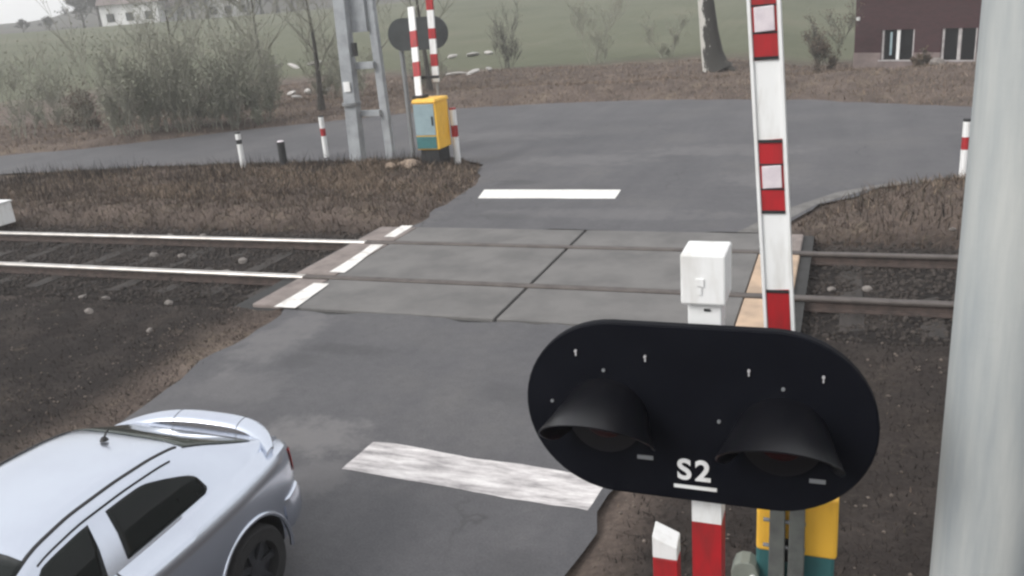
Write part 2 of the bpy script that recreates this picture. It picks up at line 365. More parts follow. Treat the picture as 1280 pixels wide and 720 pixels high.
def ground_mat():
    A = bpy.data.materials.new('winter_ground'); A.use_nodes = True
    nt = A.node_tree; N = nt.nodes; L = nt.links; b = N['Principled BSDF']
    tc = N.new('ShaderNodeTexCoord')
    def nz(scale, det, rgh=0.6):
        n = N.new('ShaderNodeTexNoise'); n.inputs['Scale'].default_value = scale; n.inputs['Detail'].default_value = det; n.inputs['Roughness'].default_value = rgh
        L.new(tc.outputs['Object'], n.inputs['Vector']); return n.outputs['Fac']
    def ramp(fac, stops):
        r = N.new('ShaderNodeValToRGB'); e = r.color_ramp.elements
        while len(e) < len(stops): e.new(0.5)
        for k, (p, c) in enumerate(stops): e[k].position = p; e[k].color = (*c, 1)
        L.new(fac, r.inputs['Fac']); return r.outputs['Color']
    def mix(fac, a, c, mode='MIX'):
        x = N.new('ShaderNodeMix'); x.data_type = 'RGBA'; x.blend_type = mode
        if isinstance(fac, float): x.inputs[0].default_value = fac
        else: L.new(fac, x.inputs[0])
        L.new(a, x.inputs[6]); L.new(c, x.inputs[7]); return x.outputs[2]
    verge = ramp(nz(0.9, 9, 0.7), [(0.28, (0.060, 0.047, 0.041)), (0.48, (0.108, 0.085, 0.073)), (0.62, (0.15, 0.118, 0.10)), (0.75, (0.22, 0.178, 0.15))])
    soil = ramp(nz(1.3, 9, 0.72), [(0.3, (0.014, 0.0125, 0.012)), (0.50, (0.025, 0.0215, 0.0205)), (0.66, (0.05, 0.042, 0.038))])
    field = ramp(nz(0.09, 8, 0.6), [(0.3, (0.092, 0.100, 0.064)), (0.55, (0.118, 0.124, 0.082)), (0.75, (0.145, 0.138, 0.098))])
    wood = ramp(nz(0.05, 9, 0.75), [(0.35, (0.045, 0.045, 0.042)), (0.6, (0.085, 0.08, 0.072)), (0.75, (0.12, 0.105, 0.095))])
    at = N.new('ShaderNodeAttribute'); at.attribute_name = 'zone'; sp = N.new('ShaderNodeSeparateColor'); L.new(at.outputs['Color'], sp.inputs[0])
    straw = ramp(nz(5, 8, 0.8), [(0.3, (0.10, 0.078, 0.062)), (0.5, (0.17, 0.135, 0.105)), (0.7, (0.25, 0.205, 0.16))])
    pm = N.new('ShaderNodeValToRGB'); pm.color_ramp.elements[0].position = .52; pm.color_ramp.elements[0].color = (0, 0, 0, 1); pm.color_ramp.elements[1].position = .66; pm.color_ramp.elements[1].color = (1, 1, 1, 1)
    L.new(nz(0.75, 7, 0.7), pm.inputs['Fac']); verge = mix(pm.outputs['Color'], verge, straw)
    pm2 = N.new('ShaderNodeValToRGB'); pm2.color_ramp.elements[0].position = .60; pm2.color_ramp.elements[0].color = (0, 0, 0, 1); pm2.color_ramp.elements[1].position = .74; pm2.color_ramp.elements[1].color = (.6, .6, .6, 1)
    L.new(nz(1.6, 8, 0.75), pm2.inputs['Fac']); soil = mix(pm2.outputs['Color'], soil, straw)
    c = mix(sp.outputs[1], verge, soil); c = mix(sp.outputs[0], c, field); c = mix(sp.outputs[2], c, wood)
    fine = ramp(nz(17, 6, 0.75), [(0.3, (0.55, 0.55, 0.55)), (0.7, (1.4, 1.4, 1.4))])
    c = mix(0.75, c, fine, 'MULTIPLY')
    L.new(c, b.inputs['Base Color']); b.inputs['Roughness'].default_value = 0.97; b.inputs['Specular IOR Level'].default_value = 0.15
    bp = N.new('ShaderNodeBump'); bp.inputs['Strength'].default_value = 0.7; bp.inputs['Distance'].default_value = 0.05
    L.new(nz(12, 7, 0.75), bp.inputs['Height']); L.new(bp.outputs['Normal'], b.inputs['Normal'])
    return A
me.materials.append(ground_mat())
go = bpy.data.objects.new('ground', me); COL.objects.link(go); tag(go, kind='structure')

# road sheet
def sheet(name, outline, z, m, kind='structure', parent=None, sub=0):
    bm = bmesh.new(); vs = [bm.verts.new((x, y, z)) for x, y in outline]; f = bm.faces.new(vs); f.normal_update()
    if f.normal.z < 0: f.normal_flip()
    bmesh.ops.triangulate(bm, faces=bm.faces[:])
    mm = bpy.data.meshes.new(name); bm.to_mesh(mm); bm.free(); mm.materials.append(m)
    o = bpy.data.objects.new(name, mm); COL.objects.link(o)
    if kind: o['kind'] = kind
    if parent: o.parent = parent
    return o
# ragged outline: subdivide and jitter the verge edges of the road
rng = random.Random(4)
def ragged(pts, step=0.45, amp=0.09):
    out = []
    for i, (ax, ay) in enumerate(pts):
        bx, by = pts[(i + 1) % len(pts)]; l = math.hypot(bx - ax, by - ay); n = max(1, int(l / step))
        if l > 20: n = max(1, n // 6)
        for k in range(n):
            t = k / n; x, y = lerp(ax, bx, t), lerp(ay, by, t)
            j = amp * nz3(x, y, 1.3, 2.0) * 1.6 + amp * 0.5 * nz3(x, y, 5, 7.0)
            nx_, ny_ = (by - ay) / l, -(bx - ax) / l
            out.append((x + nx_ * j, y + ny_ * j))
    return out
# the road is one outline around the rails: near and far carriageways stop at the crossing slabs
near_road = [(-1.75, -4), (-1.72, 4.9), (-1.70, 6.0), (-1.3, 9.62), (-7.35, 9.62), (-7.08, 6.7), (-7.0, -4)]
i0 = ROAD.index((-1.15, 13.9)); i1 = ROAD.index((-7.65, 14.4))
far_road = [(-0.9, 14.03)] + ROAD[i0 + 1:i1 + 1] + [(-7.62, 14.03)]
sheet('road', ragged(near_road, .25, .17), 0.0, M['asphalt'])
sheet('far_road', ragged(far_road, .35, .13), 0.0, M['asphalt'])
# old lighter patch along the right-hand curve and the pale strip past the slabs
sheet('road_patch', [(-1.1, 14.06), (-0.95, 14.7), (-0.45, 16.0), (0.45, 17.25), (1.3, 17.8), (1.0, 17.9), (-0.1, 17.0), (-0.85, 15.8), (-1.35, 14.7), (-1.6, 14.06)], 0.004, M['patch'])

# crossing: cast slabs, rubber joints, edge beams
def slab(name, x0, x1, y0, y1, m, top=0.012, label=None, cat=None, group=None, bev=0.012):
    b = MB(); b.box(((x0 + x1) / 2, (y0 + y1) / 2, top - 0.1), (x1 - x0, y1 - y0, 0.2))
    o = b.build(name, m, bevel=bev)
    return tag(o, label, cat, group)
XL, XM, XR = -7.42, -4.16, -1.16
sheet('crossing_bed', [(-8.3, 9.58), (-0.4, 9.58), (-0.4, 14.06), (-8.3, 14.06)], -0.035, M['groove'])
rows = [(9.66, 10.90, 'outer row before the nearer rail'), (11.09, 12.87, 'middle row between the two rails'), (13.06, 14.0, 'outer row past the farther rail')]
for (y0, y1, nm) in rows:
    slab('crossing_slab', XL, XM - 0.025, y0, y1, M['slab'], label='grey concrete crossing slab on the left lane, ' + nm, cat='concrete slab', group='concrete slabs of the level crossing')
    slab('crossing_slab', XM + 0.025, XR, y0, y1, M['slab'], label='grey concrete crossing slab on the right lane, ' + nm, cat='concrete slab', group='concrete slabs of the level crossing')
    slab('edge_beam', -7.98 - (0.2 if y0 > 11 else 0), XL - 0.015, y0 + 0.02, y1 - 0.03, M['beam'], top=0.02, label='brownish concrete edge beam beside the white line, ' + nm, cat='concrete beam', group='edge beams of the level crossing', bev=0.02)
    slab('edge_beam', XR + 0.015, -0.56, y0 + 0.02, y1 - 0.03, M['beam_tan'] if y0 < 13 else M['beam'], top=0.02, label=('tan concrete edge beam right of the barrier boom, ' if y0 < 13 else 'brown concrete edge beam right of the barrier boom, ') + nm, cat='concrete beam', group='edge beams of the level crossing', bev=0.02)
# painted lines
for (y0, y1, a0, b0, a1, b1) in ((9.60, 10.66, -7.54, -7.18, -7.55, -7.28), (11.20, 12.76, -7.62, -7.33, -7.72, -7.48), (13.26, 14.04, -7.74, -7.51, -7.77, -7.55)):
    sheet('edge_line', ragged([(a0, y0), (b0, y0), (b1, y1), (a1, y1)], .12, .018), 0.026, M['line2'])
sheet('stop_line', ragged([(-4.16, 5.84), (-1.80, 5.72), (-1.76, 6.22), (-4.10, 6.36)], 0.1, 0.03), 0.004, M['worn'])
sheet('stop_line', ragged([(-7.18, 16.36), (-4.22, 16.38), (-4.30, 17.17), (-7.35, 17.17)], 0.3, 0.02), 0.004, M['line'])

# rails
def rail(y, label):
    prof = [(-.075, -.17), (.075, -.17), (.075, -.15), (.016, -.135), (.014, -.05), (.060, -.035), (.064, -.008), (.056, .006), (-.056, .006), (-.064, -.008), (-.060, -.035), (-.014, -.05), (-.016, -.135), (-.075, -.15)]
    b = MB(); xs_ = [-90 + 2 * i for i in range(0, 42)] + [-7.95, -0.55] + [0.5 + 2 * i for i in range(0, 30)]
    xs_ = sorted(xs_)
    n = len(prof)
    vs = [(x, y + u, w + 0.016) for x in xs_ for u, w in prof]
    for i in range(len(xs_) - 1):
        pass
    b.add(vs, [])
    for i in range(len(xs_) - 1):
        xm = (xs_[i] + xs_[i + 1]) / 2
        for k in range(n):
            k2 = (k + 1) % n
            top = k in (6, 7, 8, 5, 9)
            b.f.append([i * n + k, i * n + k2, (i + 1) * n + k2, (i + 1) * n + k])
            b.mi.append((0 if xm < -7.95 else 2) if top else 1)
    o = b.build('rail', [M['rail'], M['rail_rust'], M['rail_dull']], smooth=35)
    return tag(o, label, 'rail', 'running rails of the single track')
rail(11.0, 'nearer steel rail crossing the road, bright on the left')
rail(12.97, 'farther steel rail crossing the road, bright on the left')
M['sleeper'] = mat('old_timber', (0.040, 0.034, 0.031), 0.95, scale=6, stretch=(1, .2, 1), detail=8, col2=(0.022, 0.0195, 0.018), bump=.4)
b = MB(); b.box((0, 0, 0), (.30, 3.3, .16)); sl0 = None
for k, x in enumerate([-8.55 - .92 * q for q in range(24)] + [.15 + .92 * q for q in range(6)]):
    if sl0 is None:
        sl0 = b.build('sleeper', M['sleeper'], bevel=.02); o = sl0
    else:
        o = sl0.copy(); COL.objects.link(o)
    o.location = (x, 11.98, -.243 + .010 * math.sin(k * 2.7)); o.rotation_euler = (0, 0, .012 * math.sin(k * 1.9))
    tag(o, 'dark half-buried timber sleeper under the two rails', 'sleeper', 'sleepers of the single track')
# ------------------------------------------------------------------ foreground: light signal, barrier, posts, pole
# -- road signal (rear lamps towards the approaching lane)
BX, BY, BZ = -0.482, 2.85, 2.443
def stadium(w, h, n=20):
    r = h / 2; o = []
    for s in (1, -1):
        for k in range(n + 1):
            a = -math.pi / 2 + math.pi * k / n
            o.append((s * (w / 2 - r + r * math.cos(a)), s * r * math.sin(a)))
    return o
sig = thing('crossing_signal', (-0.44, 2.965, 0), 'black oblong signal board lettered S2 on a red and white mast in the foreground', 'signal')
def L_(o, p=sig):   # keep world coordinates while parenting
    o.parent = p; o.matrix_parent_inverse = Matrix.Translation(p.location).inverted(); return o
def Wd(b, name, m, p, **k):
    # geometry given in world space, moved into the parent's frame (parents here are unrotated)
    w = p.location.copy(); q = p.parent
    while q: w += q.location; q = q.parent
    b.v = [(v[0] - w.x, v[1] - w.y, v[2] - w.z) for v in b.v]
    return b.build(name, m, p, **k)
b = MB(); mx, my = -0.442, 2.965; hw = 0.058
zz = [0, .35, .7, 1.05, 1.4, 2.035, 2.9]; cols = [1, 0, 1, 0, 1, 1, 0]
segs = [(0, .5, 1), (.5, 1.0, 0), (1.0, 1.95, 1), (1.95, 2.80, 0)]
for z0, z1, c in segs:
    b.m = c; n = 8
    pts = []
    b.box((mx, my, (z0 + z1) / 2), (.112, .112, z1 - z0))
    b.f = [f for f in b.f]
mast = Wd(b, 'mast', [M['white'], M['red']], sig, smooth=40)
b = MB(); b.box((mx, my - .005, 2.82), (0.118, 0.118, 0.12)); Wd(b, 'neck', M['white'], sig, bevel=.006)
b = MB(); b.box((mx, my - .01, 2.955), (0.155, 0.175, 0.185)); cap_ = Wd(b, 'cap_box', M['white'], sig, bevel=.008)
b = MB(); b.box((mx - .01, my - .1, 2.945), (0.028, 0.006, 0.028)); b.box((mx - .01, my - .1, 2.918), (0.012, 0.006, 0.03)); Wd(b, 'cap_latch', M['white'], cap_)
b = MB(); b.box((mx + .01, my - .066, 2.834), (0.022, 0.008, 0.008)); Wd(b, 'neck_bolt', M['dark'], sig)
b = MB(); b.prism(stadium(1.262, 0.70, 28), -0.022, 0.022, lambda u, w, d: (BX + u, BY + d, BZ + w))
board = Wd(b, 'signal_board', M['black'], sig, smooth=40, bevel=.006)
b = MB(); b.box((BX, BY + .045, BZ + .1), (.3, .04, .06)); Wd(b, 'mounting_bracket', M['dark'], sig)
b = MB(); b.box((BX, BY + .045, BZ - .15), (.3, .04, .06)); Wd(b, 'mounting_bracket', M['dark'], sig)
# hoods: slanted open-bottomed visors round each lamp
def hood(cx, cz):
    b = MB(); R0, n = 0.160, 30; th = 0.006
    vs = []
    A0, A1 = rad(-28), rad(208)
    for rr in (0, -th):
        for k in range(n + 1):
            a = lerp(A0, A1, k / n); s = math.sin(a)
            l = 0.045 + 0.27 * max(0, (s + 0.47) / 1.47) ** 0.85
            for t in (0, .33, .66, 1):
                r = R0 + rr + 0.035 * t; droop = -0.075 * t * l / 0.35
                vs.append((cx + r * math.cos(a) * (1 + .08 * t), BY - .022 - l * t, cz + r * s * 0.97 + droop))
    fs = []
    m_ = (n + 1) * 4
    for q in (0, 1):
        for k in range(n):
            for t in range(3):
                i = q * m_ + k * 4 + t
                fs.append((i, i + 1, i + 5, i + 4) if q == 0 else (i + 4, i + 5, i + 1, i))
    for k in range(n):
        i = k * 4 + 3; fs.append((i, i + m_, i + 4 + m_, i + 4))
    for e in (0, n):
        for t in range(3):
            i = e * 4 + t; fs.append((i, i + 1, i + 1 + m_, i + m_))
    b.add(vs, fs)
    h = Wd(b, 'visor', M['hood'], sig, smooth=50, fix=False)
    b = MB(); n = 40
    vs = [(cx, BY - .05, cz)] + [(cx + .13 * math.cos(6.2832 * k / n), BY - .034, cz + .13 * math.sin(6.2832 * k / n)) for k in range(n)]
    b.add(vs, [(0, 1 + (k + 1) % n, 1 + k) for k in range(n)])
    ln = Wd(b, 'lamp_lens', M['lens'], sig, smooth=60)
    b = MB(); b.tube([(cx, BY - .0225, cz), (cx, BY - .04, cz)], .142, 40)
    Wd(b, 'lamp_ring', M['hood'], ln, smooth=40)
hood(-0.80, 2.415); hood(-0.165, 2.395)
for (x, z) in ((-.903, 2.676), (-.643, 2.672), (-.28, 2.645), (-.036, 2.641)):
    b = MB(); b.tube([(x, BY - .020, z), (x, BY - .032, z)], .005, 10); b.box((x, BY - .026, z - .010), (.005, .005, .02)); Wd(b, 'bolt', M['galvlight'], sig, smooth=40)
for (x, z) in ((-1.008, 2.461), (-.382, 2.438), (-.80, 2.605), (-.165, 2.585)):
    b = MB(); b.tube([(x, BY - .020, z), (x, BY - .03, z)], .0065, 8); Wd(b, 'rivet', M['galv'], sig, smooth=40)
for (x, z, w_) in ((-.655, 2.258, .06), (-.043, 2.238, .055)):
    b = MB(); b.box((x, BY - .0235, z), (w_, .003, .016)); Wd(b, 'small_plate', M['galv'], sig)
cu = bpy.data.curves.new('txt', 'FONT'); cu.body = 'S2'; cu.size = 0.118; cu.align_x = 'CENTER'; cu.align_y = 'CENTER'; cu.extrude = 0.0015; cu.offset = 0.0030; cu.space_character = 1.2
to = bpy.data.objects.new('txt', cu); COL.objects.link(to)
bpy.context.view_layer.update(); dg = bpy.context.evaluated_depsgraph_get()
tm = bpy.data.meshes.new_from_object(to.evaluated_get(dg)); bpy.data.objects.remove(to); bpy.data.curves.remove(cu)
tm.materials.clear(); tm.materials.append(M['white'])
tm.transform(Matrix.Translation(Vector((-0.474, BY - .0245, 2.222)) - sig.location) @ Matrix.Rotation(rad(90), 4, 'X'))
num = bpy.data.objects.new('number_lettering', tm); COL.objects.link(num); num.parent = sig
b = MB(); b.box((-.47, BY - .0235, 2.153), (.158, .003, .014)); Wd(b, 'number_underline', M['white'], num if False else sig)

# -- raised barrier: cabinet, bracket, boom
bar = thing('level_crossing_barrier', (-.15, 3.9, 0), 'raised red and white barrier boom on the yellow and teal drive cabinet, near right', 'barrier')
b = MB(); b.box((-.147, 3.98, .66), (.36, .52, 1.32)); Wd(b, 'cabinet_body', M['teal'], bar, bevel=.015)
b = MB(); b.box((-.142, 3.98, 1.455), (.37, .54, .33), top=.99); hood_ = Wd(b, 'cabinet_hood', M['yellow'], bar, bevel=.018, seg=3)
b = MB(); b.box((-.147, 3.98, .04), (.44, .6, .08)); Wd(b, 'plinth', M['dark'], bar)
brk = None
for xx in (-.226, -.138):
    b = MB(); vs_ = []
    for x_ in (-.040, .040): vs_ += [(xx + x_, 3.64, .9), (xx + x_, 3.69, .9), (xx + x_ * .8, 3.69, 1.80), (xx + x_ * .8, 3.64, 1.79)]
    b.add(vs_, [(0, 1, 2, 3), (7, 6, 5, 4), (0, 4, 5, 1), (1, 5, 6, 2), (2, 6, 7, 3), (3, 7, 4, 0)])
    o = Wd(b, 'bracket_plate', M['bracket'], bar, bevel=.005); brk = brk or o
for z in (1.70, 1.50, 1.36):
    b = MB(); b.tube([(-.29, 3.665, z), (-.10, 3.665, z)], .010, 10); Wd(b, 'bracket_bolt', M['galv'], brk, smooth=40)
b = MB(); b.tube([(-.191, 3.69, 1.32), (-.191, 3.74, 1.32)], .06, 20); Wd(b, 'pivot_shaft', M['dark'], bar, smooth=40)
# the boom: white profile with red fields, each with a white reflector
A = Vector((-.181, 3.62, 1.68)); Bt = Vector((-.508, 3.62, 6.95)); ax = (Bt - A).normalized(); sx = Vector((ax.z, 0, -ax.x)); Ln = (Bt - A).length
def onboom(u, l, d): return A + ax * l + sx * u + Vector((0, d, 0))
b = MB(); prof = [(-.062, -.012), (-.062, -.03), (-.05, -.03), (-.05, -.018), (.05, -.018), (.05, -.03), (.062, -.03), (.062, .035), (-.062, .035)]
n = len(prof)
vs = [onboom(u, 0, d) for u, d in prof] + [onboom(u, Ln, d) for u, d in prof]
b.add(vs, [tuple(range(n)), tuple(range(2 * n - 1, n - 1, -1))] + [(i, (i + 1) % n, n + (i + 1) % n, n + i) for i in range(n)])
boom = Wd(b, 'boom', M['white'], bar)
def lz(z): return (z - A.z) / ax.z
for (z0, z1, hasref) in ((2.37, 2.676, False), (3.009, 3.312, True), (3.625, 3.93, True), (4.25, 4.55, True), (4.87, 5.17, True), (5.5, 5.8, True), (6.1, 6.4, True)):
    l0, l1 = lz(z0), lz(z1); b = MB()
    b.prism([(-.046, l0), (.046, l0), (.046, l1), (-.046, l1)], -.0215, -.0175, lambda u, w, d: onboom(u, w, d))
    fld = Wd(b, 'red_field', M['red'], bar)
    k = (l1 - l0) / 3
    for l_, d_, h_, t_ in [(l0 + .006, -.024, .006, .012), (l1 - .006, -.024, .006, .012)] + ([(l0 + k, -.0225, .003, .007), (l1 - k, -.0225, .003, .007)] if hasref else []):
        b = MB(); b.box(onboom(0, l_, d_), (.092, h_, t_)); Wd(b, 'field_rim', M['dark'], fld)
    if hasref:
        c = MB(); c.prism([(-.038, l0 + k + .004), (.038, l0 + k + .004), (.038, l1 - k - .004), (-.038, l1 - k - .004)], -.029, -.0215, lambda u, w, d: onboom(u, w, d))
        Wd(c, 'reflector', M['whiteref'], fld, bevel=.004)

# -- marker post in front of the signal
mp = thing('marker_post', (-.72, 3.5, 0), 'short red post with white slanted top, left of the foreground signal mast', 'marker post')
def slant_post(p, x, y, ztop, w, bands, slope=.05, dth=.09):
    for z0, z1, m_, nm in bands:
        b = MB(); tp = z1 >= ztop - 1e-6
        zs = [(z0, z0), (z1, z1 - (slope if tp else 0))]
        vs = []
        for zl, zr in zs: vs += [(x - w / 2, y - dth / 2, zl), (x + w / 2, y - dth / 2, zr), (x + w / 2, y + dth / 2, zr + (.03 if tp and zl == z1 else 0)), (x - w / 2, y + dth / 2, zl + (.03 if tp and zl == z1 else 0))]
        b.add(vs, [(3, 2, 1, 0), (4, 5, 6, 7), (0, 1, 5, 4), (1, 2, 6, 5), (2, 3, 7, 6), (3, 0, 4, 7)])
        Wd(b, nm, m_, p, bevel=.006)
slant_post(mp, -.722, 3.5, 1.465, .118, [(0, .75, M['white'], 'lower_section'), (.75, 1.345, M['red'], 'red_section'), (1.345, 1.465, M['white'], 'white_top')])
tb = thing('cable_post', (-.375, 3.72, 0), 'small grey-green cable post with a rounded top between signal mast and yellow cabinet', 'cable post')
b = MB(); b.prism([(-.066, 0), (.066, 0), (.066, 1.17), (.05, 1.215), (.02, 1.235), (-.02, 1.235), (-.05, 1.215), (-.066, 1.17)], -.05, .05, lambda u, w, d: (-.375 + u, 3.72 + d, w)); Wd(b, 'post_body', M['greybox'], tb, bevel=.008)
b = MB(); b.tube([(-.335, 3.665, 1.16), (-.335, 3.65, 1.16)], .018, 12); Wd(b, 'lock', M['white'], tb, smooth=40)
# -- concrete pole
b = MB(); b.tube([(.568, 3.3, -.1), (.567, 3.3, 2.0), (.566, 3.3, 4.0), (.56, 3.3, 9.5)], [.178, .174, .170, .15], 48)
tag(b.build('concrete_pole', M['pole'], smooth=40), 'thick pale grey concrete pole at the right edge of the picture, close up', 'pole')

# ------------------------------------------------------------------ the car
CARP = Vector((-4.56, 2.80, 0.0)); CARR = rad(-1.0)
paint = mat('silver_blue_paint', (0.61, 0.655, 0.745), 0.26, 0.95, scale=1.5, col2=(0.58, 0.62, 0.71), coat=0.35)
glass = mat('tinted_glass', (0.006, 0.008, 0.008), 0.05, 0.0, scale=2, col2=(0.009, 0.012, 0.011), spec=0.22); 
rglass = mat('rear_glass', (0.05, 0.062, 0.055), 0.05, 0.0, scale=2, col2=(0.04, 0.05, 0.045))
trim = mat('black_trim', (0.012, 0.012, 0.014), 0.6, scale=20)
tyre = mat('tyre_rubber', (0.016, 0.016, 0.017), 0.85, scale=25)
alloy = mat('wheel_alloy', (0.05, 0.052, 0.06), 0.5, 0.5, scale=10)
tail = mat('tail_lamp_red', (0.30, 0.010, 0.012), 0.15, scale=20)
yk = [-2.02, -1.97, -1.85, -1.4, -.85, -.72, -.35, -.02, .25, .6, .9, 1.12, 1.3, 1.55, 1.74, 1.88, 1.96, 2.0]
def K(vals): return lambda y: float(np.interp(y, yk, vals))
ZR = K([.56, .64, .72, .86, .965, 1.0, 1.18, 1.305, 1.35, 1.365, 1.355, 1.325, 1.25, 1.12, 1.03, .99, .955, .86])
ZB = K([.50, .58, .66, .80, .895, .90, .905, .91, .915, .925, .935, .945, .955, .962, .962, .95, .925, .83])
WW = K([.50, .60, .70, .825, .84, .84, .84, .84, .845, .855, .86, .86, .86, .845, .82, .77, .71, .64])
WR = K([.40, .46, .54, .62, .66, .665, .60, .535, .525, .525, .52, .515, .525, .56, .60, .62, .60, .54])
WG = K([.44, .50, .58, .70, .71, .705, .70, .70, .70, .70, .695, .69, .685, .675, .66, .64, .61, .55])
ZS = K([.30, .27, .22, .20, .20, .20, .20, .20, .20, .20, .20, .20, .20, .22, .25, .27, .29, .33])
def smooth_fn(f): return lambda y: (f(y - .06) + 2 * f(y) + f(y + .06)) / 4 if -1.9 < y < 1.9 else f(y)
ZR, ZB, WW, WR, WG = map(smooth_fn, (ZR, ZB, WW, WR, WG))
def half(y):
    w, zb, zr, wr, wg, zs = WW(y), ZB(y), ZR(y), WR(y), WG(y), ZS(y)
    zr = max(zr, zb + .02)
    k = min(1, (zr - zb) / .35)
    return [(0, zs), (.82 * w, zs), (.95 * w, zs + .06), (.985 * w, lerp(zs, zb, .35)), (1.0 * w, lerp(zs, zb, .62)), (.997 * w, zb - .14), (.985 * w, zb - .06), (.955 * w, zb - .02), (wg + .03, zb + .012 * k), (wg, zb + .03 * k),
            (lerp(wg, wr, .5) + .022 * k, lerp(zb + .03 * k, zr - .06 * k, .52)), (wr + .005, zr - .06 * k), (wr - .03, zr - .03 * k), (wr * .72, zr - .01 * k), (wr * .36, zr - .002 * k), (0, zr)]
car = thing('hatchback_car', CARP, 'silver-blue three-door coupe driving out of the picture at the lower left', 'car', rz=CARR)
ysec = sorted(set([round(v, 3) for v in list(np.arange(-1.98, 1.99, .06)) + [-2.02, 1.96, 1.985, 2.0]]))
vs, fs = [], []
for y in ysec:
    h = half(y); ring = [(x, y, z) for x, z in h] + [(-x, y, z) for x, z in h[-2:0:-1]]
    vs += ring
nr = len(ring)
for i in range(len(ysec) - 1):
    for k in range(nr):
        k2 = (k + 1) % nr; fs.append((i * nr + k, i * nr + k2, (i + 1) * nr + k2, (i + 1) * nr + k))
fs.append(tuple(range(nr - 1, -1, -1))); fs.append(tuple((len(ysec) - 1) * nr + k for k in range(nr)))
b = MB(); b.add(vs, fs); body = b.build('body', [paint, trim], car, smooth=38)
AX = (1.27, -1.22); AR = .365
cut = MB()
for y in AX:
    for s in (1, -1): cut.tube([(s * .52, y, .31), (s * 1.1, y, .31)], AR, 40)
cut_o = cut.build('arch_cutter', trim)
bo = body.modifiers.new('arches', 'BOOLEAN'); bo.operation = 'DIFFERENCE'; bo.object = cut_o; bo.solver = 'EXACT'
cut_o.parent = car
bpy.context.view_layer.update(); dg = bpy.context.evaluated_depsgraph_get()
bm2 = bpy.data.meshes.new_from_object(body.evaluated_get(dg)); body.modifiers.clear(); body.data = bm2
bpy.data.objects.remove(cut_o)
for p_ in bm2.polygons:      # wheel wells are black inside
    c = p_.center
    for y in AX:
        if abs(c.x) < .845 and math.hypot(c.y - y, c.z - .31) < AR + .004 and abs(c.x) > .45 and (abs(p_.normal.x) > .9 and abs(c.x) < .55 or abs(p_.normal.x) < .5): p_.material_index = 1
bm2.set_sharp_from_angle(angle=rad(38))
def surf(y, q, s=1):
    """point on the upper body at profile position q (9 = glass foot, 11 = roof edge, 15 = centre line)"""
    h = half(y); i = min(int(q), len(h) - 2); t = q - i
    return Vector((s * lerp(h[i][0], h[i + 1][0], t), y, lerp(h[i][1], h[i + 1][1], t)))
def panel(name, m_, fn, nu, nv, off, parent=car):
    """patch on the body, fn(u,v) -> (y,q,side); lifted off along the surface normal"""
    b = MB(); vs = []
    for j in range(nv + 1):
        for i in range(nu + 1):
            y, q, s = fn(i / nu, j / nv)
            p = surf(y, q, s); e = .01
            dy = surf(y + e, q, s) - surf(y - e, q, s); dq = surf(y, min(15, q + .05), s) - surf(y, max(0, q - .05), s)
            n_ = dy.cross(dq)
            if n_.length < 1e-9: n_ = Vector((0, 0, 1))
            n_.normalize()
            if n_.dot(Vector((p.x, 0, p.z - .7))) < 0: n_ = -n_
            vs.append(p + n_ * off)
    b.add(vs, [(j * (nu + 1) + i, j * (nu + 1) + i + 1, (j + 1) * (nu + 1) + i + 1, (j + 1) * (nu + 1) + i) for j in range(nv) for i in range(nu)])
    o = b.build(name, m_, parent, smooth=60, fix=False)
    sd = o.modifiers.new('thickness', 'SOLIDIFY'); sd.thickness = .004; sd.offset = 0
    return o
for s in (1, -1):
    def quarter(u, v, s=s):
        t = v
        y0 = .40 + .04 * t; y1 = 1.14 - .08 * t - .20 * (max(0, t - .5) / .5) ** 2.4
        y1 -= .05 * (1 - min(1, t / .18)) ** 2
        q = 9.12 + 1.62 * (t - .18 * t * max(0, (u - .55) / .45) ** 2.2)
        return lerp(y0, y1, u), q, s
    panel('quarter_window', glass, quarter, 18, 12, .005)
    def doorwin(u, v, s=s):
        y0 = -.62 + .58 * v; y1 = .24 + .06 * v
        return lerp(y0, y1, u), 9.12 + 1.62 * v, s
    panel('door_window', glass, doorwin, 14, 10, .005)
    panel('roof_drip_trim', trim, lambda u, v, s=s: (lerp(-.15, 1.13, u), lerp(12.03, 12.22, v), s), 24, 2, .004)
    # pale window surround line above the side glass
    panel('window_seal', trim, lambda u, v, s=s: (lerp(-.05, 1.0, u), lerp(10.86, 10.93, v), s), 20, 1, .004)
    # door shut lines
    panel('door_seam', trim, lambda u, v, s=s: (lerp(.29, .30, u), lerp(2.2, 9.0, v), s), 1, 12, .002)
def rearwin(u, v):
    y = lerp(1.17, 1.71, v); lim = lerp(11.9, 11.55, v)
    q = lerp(lim, 15, u * 2) if u < .5 else lerp(15, lim, u * 2 - 1)
    return y, q, (1 if u < .5 else -1)
panel('rear_window', rglass, rearwin, 20, 10, .005)
def windscreen(u, v):
    y = lerp(-.70, -.08, v); lim = lerp(11.55, 12.1, v)
    q = lerp(lim, 15, u * 2) if u < .5 else lerp(15, lim, u * 2 - 1)
    return y, q, (1 if u < .5 else -1)
panel('windscreen', glass, windscreen, 20, 10, .005)
